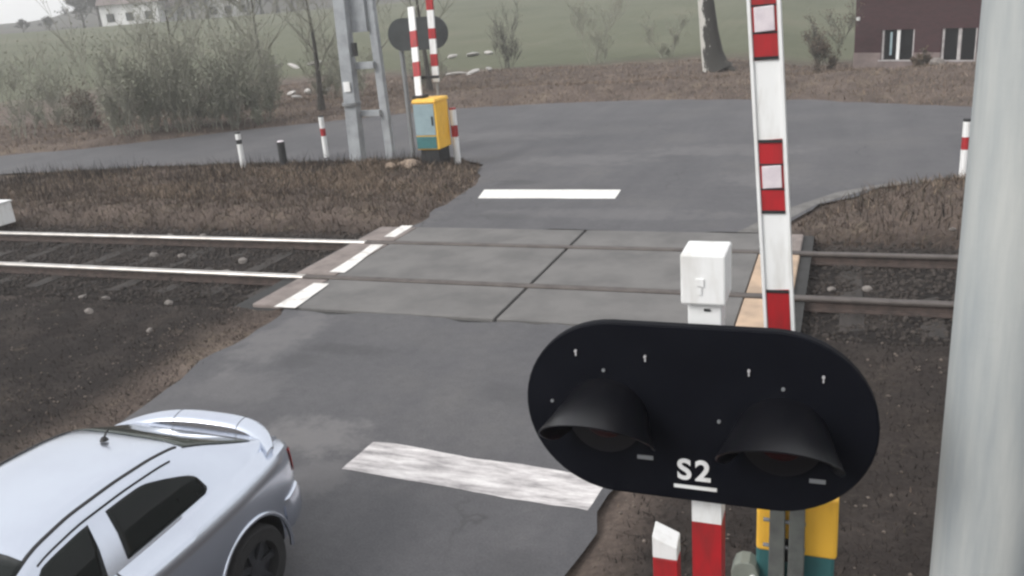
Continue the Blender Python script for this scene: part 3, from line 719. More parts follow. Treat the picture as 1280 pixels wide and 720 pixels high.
# rear lip spoiler: a bowed bar standing on the tailgate edge
b = MB(); pts = []
N_ = 26
vs = []
for i in range(N_ + 1):
    t = -1 + 2 * i / N_; x = .745 * t; y = 1.985 - .25 * abs(t) ** 3.0 - .03 * t * t; z = 1.022 - .05 * abs(t) ** 4
    wd = .075 * (1 - .35 * abs(t) ** 6); hgt = .026
    for k in range(12):
        a = 6.2832 * k / 12; vs.append((x, y + wd * math.cos(a), z + hgt * math.sin(a) + .012 * math.cos(a)))
fs = [(i * 12 + k, i * 12 + (k + 1) % 12, (i + 1) * 12 + (k + 1) % 12, (i + 1) * 12 + k) for i in range(N_) for k in range(12)]
fs += [tuple(range(11, -1, -1)), tuple(N_ * 12 + k for k in range(12))]
b.add(vs, fs); spo = b.build('spoiler', paint, car, smooth=50)
for sgn in (1, -1):
    b = MB(); vs = []
    for x in (sgn * .30, sgn * .306):
        t = x / .745; y = 1.985 - .25 * abs(t) ** 3.0 - .03 * t * t; z = 1.022 - .05 * abs(t) ** 4
        for k in range(12):
            a = 6.2832 * k / 12; vs.append((x, y + .077 * math.cos(a), z + .0272 * math.sin(a) + .012 * math.cos(a)))
    b.add(vs, [(k, (k + 1) % 12, 12 + (k + 1) % 12, 12 + k) for k in range(12)] + [tuple(range(12)), tuple(range(23, 11, -1))]); b.build('spoiler_seam', trim, spo)
for x in (-.5, .5):
    b = MB(); b.box((x, 1.87, .985), (.05, .06, .06)); b.build('spoiler_foot', paint, spo)
# bumper, lamps, handle, sill, aerial
def bump(u, v):
    a = -1 + 2 * u; return a, lerp(.36, .60, v)
b = MB(); vs = []
prof_ = [(.0, .36), (.035, .37), (.05, .43), (.05, .54), (.035, .60), (.0, .615)]
path = []
for i in range(41):
    t = -1 + 2 * i / 40; a = abs(t)
    if a < .62: x, y = t / .62 * .60, 2.0 - .035 * (a / .62) ** 2
    else:
        e = (a - .62) / .38; ys_ = lerp(1.965, AX[0] + AR + .03, e); x = math.copysign(WW(ys_) * .985 if e > .12 else lerp(.60, WW(ys_) * .985, e / .12), t); y = ys_
    path.append((x, y))
for i, (x, y) in enumerate(path):
    p0, p1 = path[max(0, i - 1)], path[min(40, i + 1)]
    t = Vector((p1[0] - p0[0], p1[1] - p0[1])).normalized(); nrm = Vector((-t.y, t.x))
    fd = .4 if i in (0, 40) else 1
    for o_, z in prof_: vs.append((x + nrm.x * (o_ * fd - .012), y + nrm.y * (o_ * fd - .012), z))
n = len(prof_)
fs = [(i * n + k, i * n + (k + 1) % n, (i + 1) * n + (k + 1) % n, (i + 1) * n + k) for i in range(40) for k in range(n)] + [tuple(range(n)), tuple(40 * n + k for k in range(n - 1, -1, -1))]
b.add(vs, fs); b.build('rear_bumper', paint, car, smooth=50)
for s in (1, -1):
    panel('tail_lamp', tail, lambda u, v, s=s: (lerp(1.90, 1.985, u), lerp(4.2, 6.2, v), s), 6, 6, .006)
    panel('door_handle', trim, lambda u, v, s=s: (lerp(.06, .20, u), lerp(5.0, 5.35, v), s), 4, 2, .012)
    b = MB(); b.box((s * .835, -.1, .215), (.03, 1.75, .07)); b.build('sill', trim, car, bevel=.01)
    # flared arch lips
    for y in AX:
        b = MB(); pts = [(s * (lerp(.86, .845, abs(math.cos(a)))), y + (AR + .012) * math.cos(a), .31 + (AR + .012) * math.sin(a)) for a in np.linspace(rad(-8), rad(188), 26)]
        b.tube(pts, .017, 8); b.build('arch_lip', paint, car, smooth=60)
        w = thing('wheel', (s * .76, y, .30), None, None); w.parent = car
        n = 40; prof = [(.20, -.095), (.285, -.095), (.305, -.07), (.308, 0), (.305, .07), (.285, .095), (.20, .095)]
        b = MB(); vs = [(o_ , r * math.cos(6.2832 * k / n), r * math.sin(6.2832 * k / n)) for k in range(n) for r, o_ in prof]
        q = len(prof); b.add(vs, [(k * q + j, k * q + (j + 1) % q, ((k + 1) % n) * q + (j + 1) % q, ((k + 1) % n) * q + j) for k in range(n) for j in range(q)])
        b.build('tyre', tyre, w, smooth=40)
        b = MB(); b.tube([(s * .055, 0, 0), (s * .062, 0, 0)], .06, 20); b.tube([(-.08, 0, 0), (s * .02, 0, 0)], .198, 36)
        for k in range(7):
            a = 6.2832 * k / 7; b.box((s * .045, .125 * math.cos(a), .125 * math.sin(a)), (.025, .05, .15), rot=Matrix.Rotation(a - math.pi / 2, 3, 'X'))
        b.build('rim', alloy, w, smooth=40)
    b = MB(); b.box((s * .90, -.50, .93), (.14, .09, .11)); b.build('wing_mirror', paint, car, bevel=.03, seg=3)
    panel('headlight', rglass, lambda u, v, s=s: (lerp(-1.93, -1.62, u), lerp(6.2, 9.0, v), s), 6, 4, .006)
b = MB(); b.tube([(0, 1.0, 1.352), (0, 1.0, 1.375)], [.03, .016], 12); b.tube([(0, 1.0, 1.37), (0, 1.05, 1.41)], .006, 6); b.build('roof_aerial', trim, car, smooth=40)
b = MB(); b.box((0, 2.003, .74), (.46, .008, .11)); b.build('number_plate', M['white'], car)
# ---- BUILD CONTINUES ----
# ------------------------------------------------------------------ beyond the tracks
def band_post(x, y, h, w, bands, label, lean=(0, 0), group='red and white marker posts by the junction'):
    t = thing('marker_post', (x, y, land1(x, y) - .03), label, 'marker post', group)
    for k, (a, c_, mm, nm) in enumerate(bands):
        b = MB(); b.tube([(lean[0] * a, lean[1] * a, a * h), (lean[0] * c_, lean[1] * c_, c_ * h)], w / 2, 14)
        b.build(nm, mm, t, smooth=40)
    return t
W_, R_, K_ = M['white'], M['red'], M['dark']
band_post(-15.79, 19.86, 1.02, .15, [(0, .68, W_, 'lower_section'), (.68, .80, K_, 'dark_band'), (.80, .96, W_, 'top_section'), (.96, 1, K_, 'cap')], 'leftmost white marker post with a dark band, beside the side road')
band_post(-14.0, 21.35, 1.28, .15, [(0, .55, W_, 'lower_section'), (.55, .72, R_, 'red_band'), (.72, .97, W_, 'top_section'), (.97, 1, K_, 'cap')], 'white marker post with a red band, just left of the concrete twin pole')
band_post(-9.22, 19.95, 1.44, .17, [(0, .50, W_, 'lower_section'), (.50, .70, R_, 'red_band'), (.70, .97, W_, 'top_section'), (.97, 1, R_, 'cap')], 'white marker post with a red band, right of the far yellow cabinet')
band_post(2.13, 18.3, 1.20, .145, [(0, .52, W_, 'lower_section'), (.52, .72, R_, 'red_band'), (.72, .96, W_, 'top_section'), (.96, 1, K_, 'cap')], 'white marker post with a red band, next to the thick concrete pole')
t = thing('bollard', (-14.4, 19.83, 0), 'short black bollard with a pale top, right of the leftmost marker post', 'bollard')
b = MB(); b.tube([(0, 0, -.05), (0, 0, .72)], .105, 16); b.build('post', M['dark'], t, smooth=40)
b = MB(); b.tube([(0, 0, .715), (0, 0, .75)], [.10, .07], 16); b.build('top_cap', M['whiteref'], t, smooth=40)

# far barrier: cabinet with two raised arms
fb = thing('level_crossing_barrier', (-9.62, 19.55, 0), 'raised red and white double arms over the far yellow and blue-grey drive cabinet', 'barrier')
def box_part(p, name, c, s, m_, bev=.012, top=1.0, rz=0):
    b = MB(); b.box(c, s, top=top, rz=rz); return b.build(name, m_, p, bevel=bev)
box_part(fb, 'plinth', (0, 0, .27), (.50, .62, .54), M['dark'])
box_part(fb, 'cabinet_body', (0, 0, 1.11), (.60, .72, 1.14), M['yellow'], .02)
box_part(fb, 'lid', (0, 0, 1.725), (.66, .80, .09), M['yellow'], .025, top=.94)
dr = box_part(fb, 'door', (-.02, -.372, 1.28), (.54, .02, .76), M['bluegrey'], .006)
box_part(dr, 'handle', (.19, -.392, 1.25), (.035, .02, .22), M['dark'], .004)
box_part(fb, 'lower_panel', (-.02, -.372, .72), (.54, .02, .30), M['teal'], .006)
def arm(p, a, b_, cuts, w):
    a, b_ = Vector(a), Vector(b_); d = (b_ - a); L0 = d.length; d.normalize(); s_ = Vector((d.z, 0, -d.x)).normalized()
    bb = MB(); bb.prism([(-w / 2, 0), (w / 2, 0), (w / 2, L0), (-w / 2, L0)], -.03, .03, lambda u, l, q: a + d * l + s_ * u + Vector((0, q, 0)))
    o = bb.build('boom', M['white'], p)
    for l0, l1 in cuts:
        bb = MB(); bb.prism([(-w / 2 - .003, l0 * L0), (w / 2 + .003, l0 * L0), (w / 2 + .003, l1 * L0), (-w / 2 - .003, l1 * L0)], -.034, .034, lambda u, l, q: a + d * l + s_ * u + Vector((0, q, 0)))
        bb.build('red_field', M['red'], o)
    return o
arm(fb, (-.26, -.05, 1.77), (-.44, .40, 3.92), [(.0, .03), (.24, .40), (.56, .74)], .165)
arm(fb, (.02, .42, 2.10), (.06, .45, 4.35), [(.17, .30), (.46, .57), (.76, .9)], .165)
b = MB(); b.box((-.16, .2, 2.24), (.72, .07, .07)); b.build('cross_bar', M['dark'], fb)
b = MB(); b.box((-.25, 0, 1.80), (.30, .30, .07)); b.build('boom_clamp', M['dark'], fb)
b = MB(); b.tube([(.02, .45, 1.3), (.02, .45, 2.3)], .035, 10); b.build('arm_support', M['pole_far'], fb, smooth=40)

fs_ = thing('crossing_signal', (-10.28, 20.8, 0), 'distant black oblong signal board seen from behind, above the far barrier arms', 'signal')
b = MB(); b.prism(stadium(1.68, .80, 16), -.03, .03, lambda u, w, d: (u, -.2 + d, 3.26 + w)); b.build('signal_board', mat('weathered_black', (.035, .040, .042), .7, scale=3), fs_, smooth=40)
b = MB(); b.tube([(-.62, 0, -.05), (-.62, 0, 3.5)], .062, 14); b.build('mast', M['galv'], fs_, smooth=40)
b = MB(); b.box((-.3, -.1, 3.3), (.8, .06, .06)); b.build('bracket', M['dark'], fs_)

# twin-legged concrete line pole
tp = thing('concrete_twin_pole', (-11.95, 20.65, 0), 'tall grey twin-legged concrete line pole left of the far barrier', 'pole')
def leg(x0, x1, r0, r1, y, nm='leg'):
    b = MB(); b.box(((x0 + x1) / 2, y, 4.4), (1, 1, 9))
    vs = []
    for z, x, r in ((-.1, x0, r0), (9.2, x1, r1)):
        vs += [(x - r, y - r * .8, z), (x + r, y - r * .8, z), (x + r, y + r * .8, z), (x - r, y + r * .8, z)]
    b.v = vs
    return b.build(nm, M['pole_far'], tp, bevel=.02)
leg(-.50, -.24, .185, .15, -.15); leg(.36, .26, .115, .10, .15)
for z, h in ((1.3, .16), (2.55, .18)):
    b = MB(); b.box((-.03, 0, z), (.62, .14, h)); b.build('spacer', M['pole_far'], tp, bevel=.01)
b = MB(); b.box((-.02, .02, 5.9), (.46, .10, 5.0)); b.build('web_panel', M['pole_far'], tp)
b = MB(); b.box((-.12, -.22, 2.98), (.14, .08, .34)); b.build('cable_box', M['dark'], tp, bevel=.01)
b = MB(); b.box((-.44, -.335, 2.05), (.20, .01, .26)); b.build('notice_plate', M['white'], tp)
b = MB(); b.tube([(-.47, -.15, 1.55), (-.47, -.15, 1.62)], .255, 20); b.build('steel_band', M['galv'], tp, smooth=40)

bx = thing('trackside_box', (-17.95, 13.75, 0), 'white trackside box with a dark front at the left edge of the picture', 'equipment box')
box_part(bx, 'box_body', (0, 0, .22), (.55, .42, .48), M['white']); box_part(bx, 'lid', (0, 0, .475), (.60, .47, .035), M['white'])
box_part(bx, 'front_panel', (.0, -.214, .20), (.40, .008, .30), M['dark'], 0)

# pale rubble heap at the foot of the far cabinet
rng = random.Random(11)
def rock(name, p, r, m_, seed, flat=.6):
    bm = bmesh.new(); bmesh.ops.create_icosphere(bm, subdivisions=2, radius=1)
    for v in bm.verts:
        k = 1 + .35 * mnoise.noise(v.co * 1.3 + Vector((seed, 0, 0))); v.co = Vector((v.co.x * r * k, v.co.y * r * k * .8, v.co.z * r * k * flat))
    mm = bpy.data.meshes.new(name); bm.to_mesh(mm); bm.free(); mm.materials.append(m_)
    o = bpy.data.objects.new(name, mm); COL.objects.link(o); o.location = p; o.rotation_euler = (rng.uniform(-.3, .3), rng.uniform(-.3, .3), rng.uniform(0, 6.3)); return o
tan = mat('tan_rubble', (0.30, 0.235, 0.18), .95, scale=6, col2=(.2, .15, .115), bump=.4)
for k, (x, y, r) in enumerate(((-10.05, 19.1, .26), (-10.35, 19.25, .20), (-9.95, 18.85, .17), (-10.6, 18.95, .19))):
    tag(rock('rubble_stone', (x, y, land1(x, y) + .05), r, tan, k), 'tan rubble stone in the small heap at the foot of the far yellow cabinet', 'stone', 'rubble stones at the far cabinet')
for k, (x, y, r) in enumerate(((-13.9, 13.5, .09), (-12.9, 13.55, .10), (-12.1, 13.6, .11), (-12.2, 12.3, .13), (-11.5, 12.25, .12), (-10.0, 12.1, .15), (-9.9, 11.5, .12), (-14.7, 11.5, .13), (-15.6, 11.4, .11), (-11.5, 9.9, .10), (-10.9, 9.8, .11), (-9.6, 9.75, .12), (-10.4, 9.0, .1), (.35, 11.9, .1), (-.1, 11.75, .08), (1.35, 10.2, .06), (1.6, 14.4, .07), (-8.9, 8.6, .08))):
    tag(rock('stone', (x, y, land1(x, y) + .02), r * .72, M['stone'], k * 3.1), 'pale stone lying on the dark ballast beside the rails', 'stone', 'pale stones along the track')

# ------------------------------------------------------------------ vegetation
def branch_mesh(name, segs, m_, parent=None, n=3):
    """segs: [(p0,p1,r0,r1)] -> one mesh of thin prisms"""
    S = np.array([[*a, *b_, r0, r1] for a, b_, r0, r1 in segs], float)
    A_, B_ = S[:, :3], S[:, 3:6]; D = B_ - A_; D /= np.maximum(np.linalg.norm(D, axis=1, keepdims=True), 1e-9)
    ref = np.where(np.abs(D[:, 2:3]) < .9, np.array([[0, 0, 1.]]), np.array([[1., 0, 0]]))
    U_ = np.cross(D, ref); U_ /= np.maximum(np.linalg.norm(U_, axis=1, keepdims=True), 1e-9); V_ = np.cross(D, U_)
    vs = []
    for P_, r in ((A_, S[:, 6:7]), (B_, S[:, 7:8])):
        for k in range(n):
            a = 2 * math.pi * k / n; vs.append(P_ + (U_ * math.cos(a) + V_ * math.sin(a)) * r)
    V = np.stack(vs, 1).reshape(-1, 3); N = len(S)
    base = np.arange(N)[:, None] * (2 * n)
    F = np.concatenate([base + np.array([[k, (k + 1) % n, n + (k + 1) % n, n + k]]) for k in range(n)])
    return np_mesh(name, V, F, m_, parent)
def np_mesh(name, V, F, m_, parent=None, col=None):
    mm = bpy.data.meshes.new(name); k = F.shape[1]
    mm.vertices.add(len(V)); mm.vertices.foreach_set('co', np.ascontiguousarray(V, dtype=np.float32).ravel())
    mm.loops.add(F.size); mm.loops.foreach_set('vertex_index', F.astype(np.int32).ravel())
    mm.polygons.add(len(F)); mm.polygons.foreach_set('loop_start', np.arange(0, F.size, k)); mm.polygons.foreach_set('loop_total', np.full(len(F), k))
    mm.update(); mm.validate(); mm.materials.append(m_)
    if col is not None:
        ca = mm.color_attributes.new('tint', 'FLOAT_COLOR', 'POINT'); ca.data.foreach_set('color', np.ascontiguousarray(col, dtype=np.float32).ravel())
    o = bpy.data.objects.new(name, mm); COL.objects.link(o)
    if parent: o.parent = parent
    return o
def grow(rg, p, d, L0, r, depth, out, tips, kids=(3, 5), spread=.55, up=.12, minr=.0):
    n = 4; q = Vector(p); d = Vector(d).normalized(); pts = [(q.copy(), r)]
    for k in range(n):
        d = (d + Vector((rg.gauss(0, .13), rg.gauss(0, .13), rg.gauss(0, .07) + up * .3))).normalized()
        nq = q + d * L0 / n; r1 = r * (1 - .62 * (k + 1) / n)
        out.append((q.copy(), nq.copy(), max(minr, r * (1 - .62 * k / n)), max(minr, r1))); q = nq; pts.append((q.copy(), r1))
    if depth <= 0: tips.append((q.copy(), d.copy())); return
    for k in range(rg.randint(*kids)):
        i = rg.randint(1, n); bp, br = pts[i]
        a = rg.uniform(0, 6.2832); side = Vector((math.cos(a), math.sin(a), rg.uniform(-.1, .5)))
        nd = (d * (1 - spread) + side * spread + Vector((0, 0, up))).normalized()
        grow(rg, bp, nd, L0 * rg.uniform(.5, .78), br * .62, depth - 1, out, tips, kids, spread, up, minr)
def leaf_cloud(rg, tips, per, rad_, size):
    V, F = [], []
    for (p, d) in tips:
        for _ in range(per):
            c = p + Vector((rg.gauss(0, rad_), rg.gauss(0, rad_), rg.gauss(0, rad_)))
            a = Vector((rg.gauss(0, 1), rg.gauss(0, 1), rg.gauss(0, 1))).normalized(); b_ = a.orthogonal().normalized()
            s = size * rg.uniform(.5, 1.3); i = len(V)
            V += [c + a * s, c - a * s * .5 + b_ * s * .5, c - a * s * .5 - b_ * s * .5]; F.append((i, i + 1, i + 2))
    return np.array([tuple(v) for v in V]), np.array(F)
def shrub(seed, x, y, h, w, label, group, stems=9, depth=3, m_='twig', leaves=2, name='bare_shrub', cat='shrub', minr=.007, lm='bud', lsize=.05):
    rg = random.Random(seed); out, tips = [], []
    t = thing(name, (x, y, land1(x, y) - .05), label, cat, group)
    for k in range(stems):
        a = rg.uniform(0, 6.28); rr = rg.uniform(0, w * .28)
        d = Vector((math.cos(a) * rg.uniform(.05, .5), math.sin(a) * rg.uniform(.05, .5), 1))
        grow(rg, (math.cos(a) * rr, math.sin(a) * rr, 0), d, h * (rg.uniform(.42, .68) * (1.28 if k % 5 == 1 else 1) if k % 2 else rg.uniform(.14, .42)), rg.uniform(.014, .026) * h / 3, depth, out, tips, (3, 5), .42, .18, minr)
    branch_mesh('branches', out, M[m_], t)
    if leaves:
        V, F = leaf_cloud(rg, tips, leaves, .12 * h / 3, lsize); np_mesh('buds', V, F, M[lm], t)['kind'] = 'stuff'
    return t
M['bud'] = mat('grey_green_buds', (0.26, 0.265, 0.205), .9, scale=1.2, col2=(.19, .195, .145))
M['brownleaf'] = mat('withered_leaves', (0.115, 0.085, 0.06), .95, scale=2, col2=(.075, .056, .042))
# the thicket left of the side road
gth = 'bare shrubs of the thicket on the left'
th = [(1, -25.1, 25.4, 2.75, 2.4, 'dense bare shrub at the left end of the thicket'), (2, -24.3, 26.0, 3.0, 2.4, 'second bare shrub from the left end of the thicket'),
      (3, -23.5, 26.4, 3.05, 2.4, 'bare shrub in the left half of the thicket, third from its left end'), (4, -22.7, 26.9, 2.9, 2.4, 'bare shrub in the right half of the thicket, third from its right end'),
      (5, -21.9, 27.5, 2.7, 2.2, 'second bare shrub from the right end of the thicket'), (6, -21.1, 28.2, 2.4, 2.2, 'bare shrub at the right end of the thicket')]
for s_, x, y, h, w, lb in th: shrub(s_, x, y, h, w, lb, gth, stems=19, leaves=2)
shrub(21, -31.6, 26.0, 3.8, 3.4, 'sparse bare shrub at the left edge of the picture, beside the side road', 'single shrubs', stems=7, leaves=1, m_='twig')
shrub(22, -30.2, 28.2, 3.0, 2.6, 'low bare shrub between the left edge shrub and the thicket', 'single shrubs', stems=5, leaves=1)
shrub(25, -17.9, 47.0, 3.0, 2.6, 'round bare shrub on the field edge, left of the stop line end', 'single shrubs', stems=9, leaves=2, m_='twig_dark')
shrub(26, -13.2, 48.5, 3.1, 2.8, 'round bare shrub on the field edge, midway between thicket and birch', 'single shrubs', stems=8, leaves=2)
shrub(33, -24.3, 33.0, 2.2, 3.0, 'sparse pale scrub behind the right half of the thicket', 'single shrubs', stems=12, leaves=2)
shrub(35, -22.2, 35.5, 2.2, 3.0, 'sparse pale scrub beyond the right end of the thicket, near the field', 'single shrubs', stems=12, leaves=2)
shrub(36, -33.5, 29.5, 2.6, 3.0, 'sparse pale scrub far left, behind the shrub at the picture edge', 'single shrubs', stems=12, leaves=2)
shrub(37, -28.8, 27.0, 1.6, 2.6, 'low tan scrub just left of the thicket', 'single shrubs', stems=12, leaves=3, lm='brownleaf')
shrub(23, -20.9, 34.6, 2.0, 2.6, 'sparse pale scrub right of the thicket, by the whitish blocks', 'single shrubs', stems=9, leaves=2)
shrub(24, -18.6, 38.0, 2.2, 2.6, 'sparse pale scrub left of the concrete twin pole, behind the whitish blocks', 'single shrubs', stems=9, leaves=2)
shrub(27, -9.4, 49.5, 2.0, 2.0, 'lowest bare shrub on the field edge, left of the birch', 'single shrubs', stems=6, leaves=2)
shrub(28, -.9, 41.5, 1.9, 2.4, 'brown withered shrub beside the left corner of the brick house', 'single shrubs', stems=10, leaves=5, lm='brownleaf', m_='twig_dark')
shrub(29, 2.6, 37.4, .55, 1.5, 'low brown shrub on the bank, between the two house windows', 'single shrubs', stems=10, leaves=5, lm='brownleaf', m_='twig_dark')
# trees with a trunk behind the thicket
def tree(seed, x, y, h, label, group=None, r=.11, m_='twig', bark='bark', leaves=2, name='bare_tree', crown0=.35, lean=(0, 0), kids=9, depth=2, cw=.42, minr=.009, lsize=.05, lm='bud'):
    rg = random.Random(seed); t = thing(name, (x, y, land1(x, y) - .05), label, 'tree', group)
    pts, rs = [], []
    for k in range(9):
        u = k / 8; pts.append((lean[0] * u * h + .12 * math.sin(u * 4 + seed) * (h / 8), lean[1] * u * h, u * h)); rs.append(r * (1 - .8 * u) * (1 + .55 * math.exp(-u * 22)))
    b = MB(); b.tube(pts, rs, 12); b.build('trunk', M[bark], t, smooth=50)
    out, tips = [], []
    for k in range(kids):
        u = lerp(crown0, .97, (k + rg.random()) / kids); i = min(7, int(u * 8)); f_ = u * 8 - i
        p = Vector(pts[i]).lerp(Vector(pts[i + 1]), f_); a = k * 2.4 + rg.uniform(-.4, .4)
        grow(rg, p, (math.cos(a) * .8, math.sin(a) * .8, .75), h * cw * (1.15 - .6 * u), r * (1 - .75 * u) * .5, depth, out, tips, (4, 6), .45, .12, minr)
    cr = branch_mesh('crown', out, M[m_], t)
    if leaves:
        V, F = leaf_cloud(rg, tips, leaves, .2, lsize); np_mesh('buds', V, F, M[lm], t)['kind'] = 'stuff'
    return t
gt = 'young bare trees behind the thicket'
tree(31, -20.6, 31.6, 5.2, 'young bare tree just right of the thicket, its trunk low and leaning', gt, .13, crown0=.3)
tree(32, -21.3, 38.2, 5.6, 'young bare tree behind the verge, midway from thicket to twin pole', gt, .12)
tree(33, -17.9, 36.3, 6.0, 'young bare tree nearest to the left side of the twin pole', gt, .12)
tree(34, -24.6, 33.5, 5.4, 'young bare tree rising behind the middle of the thicket', gt, .11)
tree(35, -27.3, 31.0, 4.6, 'young bare tree rising behind the left end of the thicket', gt, .10)
# birch by the road
def birch_mat():
    A = mat('birch_bark', (.5, .5, .47), .85, scale=3); nt = A.node_tree; N = nt.nodes; L = nt.links; b = N['Principled BSDF']
    tc = N.new('ShaderNodeTexCoord'); mp = N.new('ShaderNodeMapping'); mp.inputs['Scale'].default_value = (1.3, 1.3, .55); L.new(tc.outputs['Object'], mp.inputs[0])
    n = N.new('ShaderNodeTexNoise'); n.inputs['Scale'].default_value = 3.6; n.inputs['Detail'].default_value = 7; n.inputs['Roughness'].default_value = .7; L.new(mp.outputs[0], n.inputs['Vector'])
    # old rough bark low on the trunk and on its weathered side
    sp = N.new('ShaderNodeSeparateXYZ'); L.new(tc.outputs['Object'], sp.inputs[0])
    mx_ = N.new('ShaderNodeMath'); mx_.operation = 'MULTIPLY_ADD'; mx_.inputs[1].default_value = .55; L.new(sp.outputs[0], mx_.inputs[0]); L.new(n.outputs['Fac'], mx_.inputs[2])
    r = N.new('ShaderNodeValToRGB'); e = r.color_ramp.elements; e[0].position = .27; e[0].color = (.46, .45, .42, 1); e[1].position = .30; e[1].color = (.026, .024, .021, 1)
    L.new(mx_.outputs[0], r.inputs[0]); L.new(r.outputs[0], b.inputs['Base Color']); return A
M['birch'] = birch_mat()
bt = thing('birch_tree', (-5.85, 41.9, land1(-5.85, 41.9) - .05), 'thick leaning birch with a white and dark trunk beyond the far road', 'tree')
b = MB(); b.tube([(.15, 0, 0), (.05, 0, .25), (-.08, 0, .8), (-.22, 0, 1.8), (-.36, 0, 3.2), (-.5, 0, 5), (-.45, .2, 7.5), (-.2, .3, 11)], [.78, .60, .50, .42, .36, .31, .22, .07], 18)
b.build('trunk', M['birch'], bt, smooth=60)
b = MB()
b.tube([(.25, -.1, .45), (.7, -.25, .12), (1.15, -.35, -.06)], [.25, .17, .06], 10); b.build('root', M['bark'], bt, smooth=60)
rg = random.Random(5); out, tips = [], []
for k in range(9):
    z = 4.2 + k * .72; a = k * 2.4; grow(rg, (-.45, .1, z), (math.cos(a), math.sin(a), .8), 3.4 - k * .2, .07, 2, out, tips, (4, 6), .45, .05, .012)
branch_mesh('crown', out, M['twig_dark'], bt)

# dry grass, leaves and weeds on the verges
def grass_mat(name):
    A = bpy.data.materials.new(name); A.use_nodes = True; nt = A.node_tree; b = nt.nodes['Principled BSDF']
    at = nt.nodes.new('ShaderNodeAttribute'); at.attribute_name = 'tint'; nt.links.new(at.outputs['Color'], b.inputs['Base Color'])
    b.inputs['Roughness'].default_value = .95; b.inputs['Specular IOR Level'].default_value = .1; return A
M['grass'] = grass_mat('dry_grass')
rs = np.random.RandomState(3)
def blades(name, boxes, hmin, hmax, wd, pal, lean=.6, dmin=.05, clump=None, kind='stuff', mask=None):
    X, Y = [], []
    for (x0, x1, y0, y1, n) in boxes:
        X.append(rs.uniform(x0, x1, n)); Y.append(rs.uniform(y0, y1, n))
    X = np.concatenate(X); Y = np.concatenate(Y)
    d = road_dist(X, Y); k = (d > dmin) & ~((np.abs(Y - 11.0) < .12) | (np.abs(Y - 12.97) < .12)) & ~((X > -8.4) & (X < -.4) & (Y > 9.5) & (Y < 14.1))
    if clump is not None:
        c = wob(X, Y, clump[0], 41) + rs.normal(0, .35, X.size); k &= c > clump[1]
    X, Y = X[k], Y[k]; Z = land(X, Y); n = X.size
    h = rs.uniform(hmin, hmax, n) * (.75 + .5 * rs.rand(n)); a = rs.uniform(0, 6.283, n); ln = rs.normal(0, lean, n) * h; la = rs.uniform(0, 6.283, n)
    w = wd * rs.uniform(.6, 1.4, n)
    B = np.stack([X, Y, Z - .02], -1); W = np.stack([np.cos(a) * w, np.sin(a) * w, 0 * a], -1)
    T = B + np.stack([np.cos(la) * ln, np.sin(la) * ln, h], -1)
    V = np.stack([B - W, B + W, T], 1).reshape(-1, 3); F = np.arange(3 * n).reshape(n, 3)
    p = np.array(pal)[rs.randint(0, len(pal), n)] * rs.uniform(.7, 1.25, (n, 1)); C = np.concatenate([np.repeat(p, 3, 0), np.ones((3 * n, 1))], 1)
    o = np_mesh(name, V, F, M['grass'], None, C); tag(o, kind=kind); return o
brown = [(.085, .066, .055), (.105, .081, .066), (.068, .053, .045), (.13, .10, .08), (.078, .068, .053)]
darkb = [(.024, .021, .020), (.032, .027, .025), (.044, .036, .032), (.02, .018, .017)]
tanp = [(.22, .17, .13), (.27, .21, .165), (.17, .13, .105)]
blades('dry_grass', [(-22, -7.6, 13.9, 20.6, 26000), (-34, -20, 14, 19, 9000), (-.7, 7, 13.9, 18.6, 9000)], .05, .20, .012, brown, .8)
tag(bpy.data.objects['dry_grass'], 'brown dry grass between the farther rail and the side road', 'grass')
o = blades('dry_grass', [(-36, 10, 21, 46, 70000)], .05, .20, .016, [tuple(q * 1.3 for q in c) for c in brown] + tanp + tanp, .8, dmin=.15); tag(o, 'brown dry grass beyond the far edge of the junction', 'grass')
o = blades('dry_grass', [(-17, -6.9, 3.2, 10.4, 42000), (-1.5, 3, 3.5, 10.4, 22000)], .02, .075, .006, darkb, 1.1, dmin=.08); tag(o, 'dark withered grass on the near side of the tracks', 'grass')
o = blades('dry_grass', [(-24, -8.4, 10.0, 14.0, 7000), (-.4, 5, 9.8, 14.0, 6000)], .02, .09, .007, brown + darkb, 1.0, dmin=.05, clump=(2.2, .1)); tag(o, 'sparse withered grass growing in the track ballast', 'grass')
o = blades('dry_weeds', [(-27, -9, 15.5, 20.3, 6500), (.2, 5, 14.2, 17.6, 1000)], .16, .46, .009, darkb, .35, dmin=.35, clump=(1.3, .25)); tag(o, 'dark dry weeds standing along the side road', 'weeds')
o = blades('tan_grass', [(-17, -7.8, 15.6, 20.6, 16000), (-14.8, -9.0, 16.8, 20.5, 12000), (-26, -17, 15, 19.5, 6000), (-.4, 5, 14.2, 17.6, 3500), (-12, -9.2, 18.3, 19.9, 2500)], .05, .17, .013, tanp + [(.25, .20, .15)], .9, dmin=.1, clump=(1.9, .25)); tag(o, 'tan tufts of dry grass near the far barrier', 'grass')
o = blades('tan_grass', [(-9.5, -6.9, 4.5, 9.6, 7000), (-1.8, .6, 3.8, 9.0, 3500)],   .02, .065, .006, brown + darkb + tanp[2:], 1.0, dmin=.04, clump=(2.3, .1)); tag(o, 'low tan grass along the shoulders of the nearer road', 'grass')
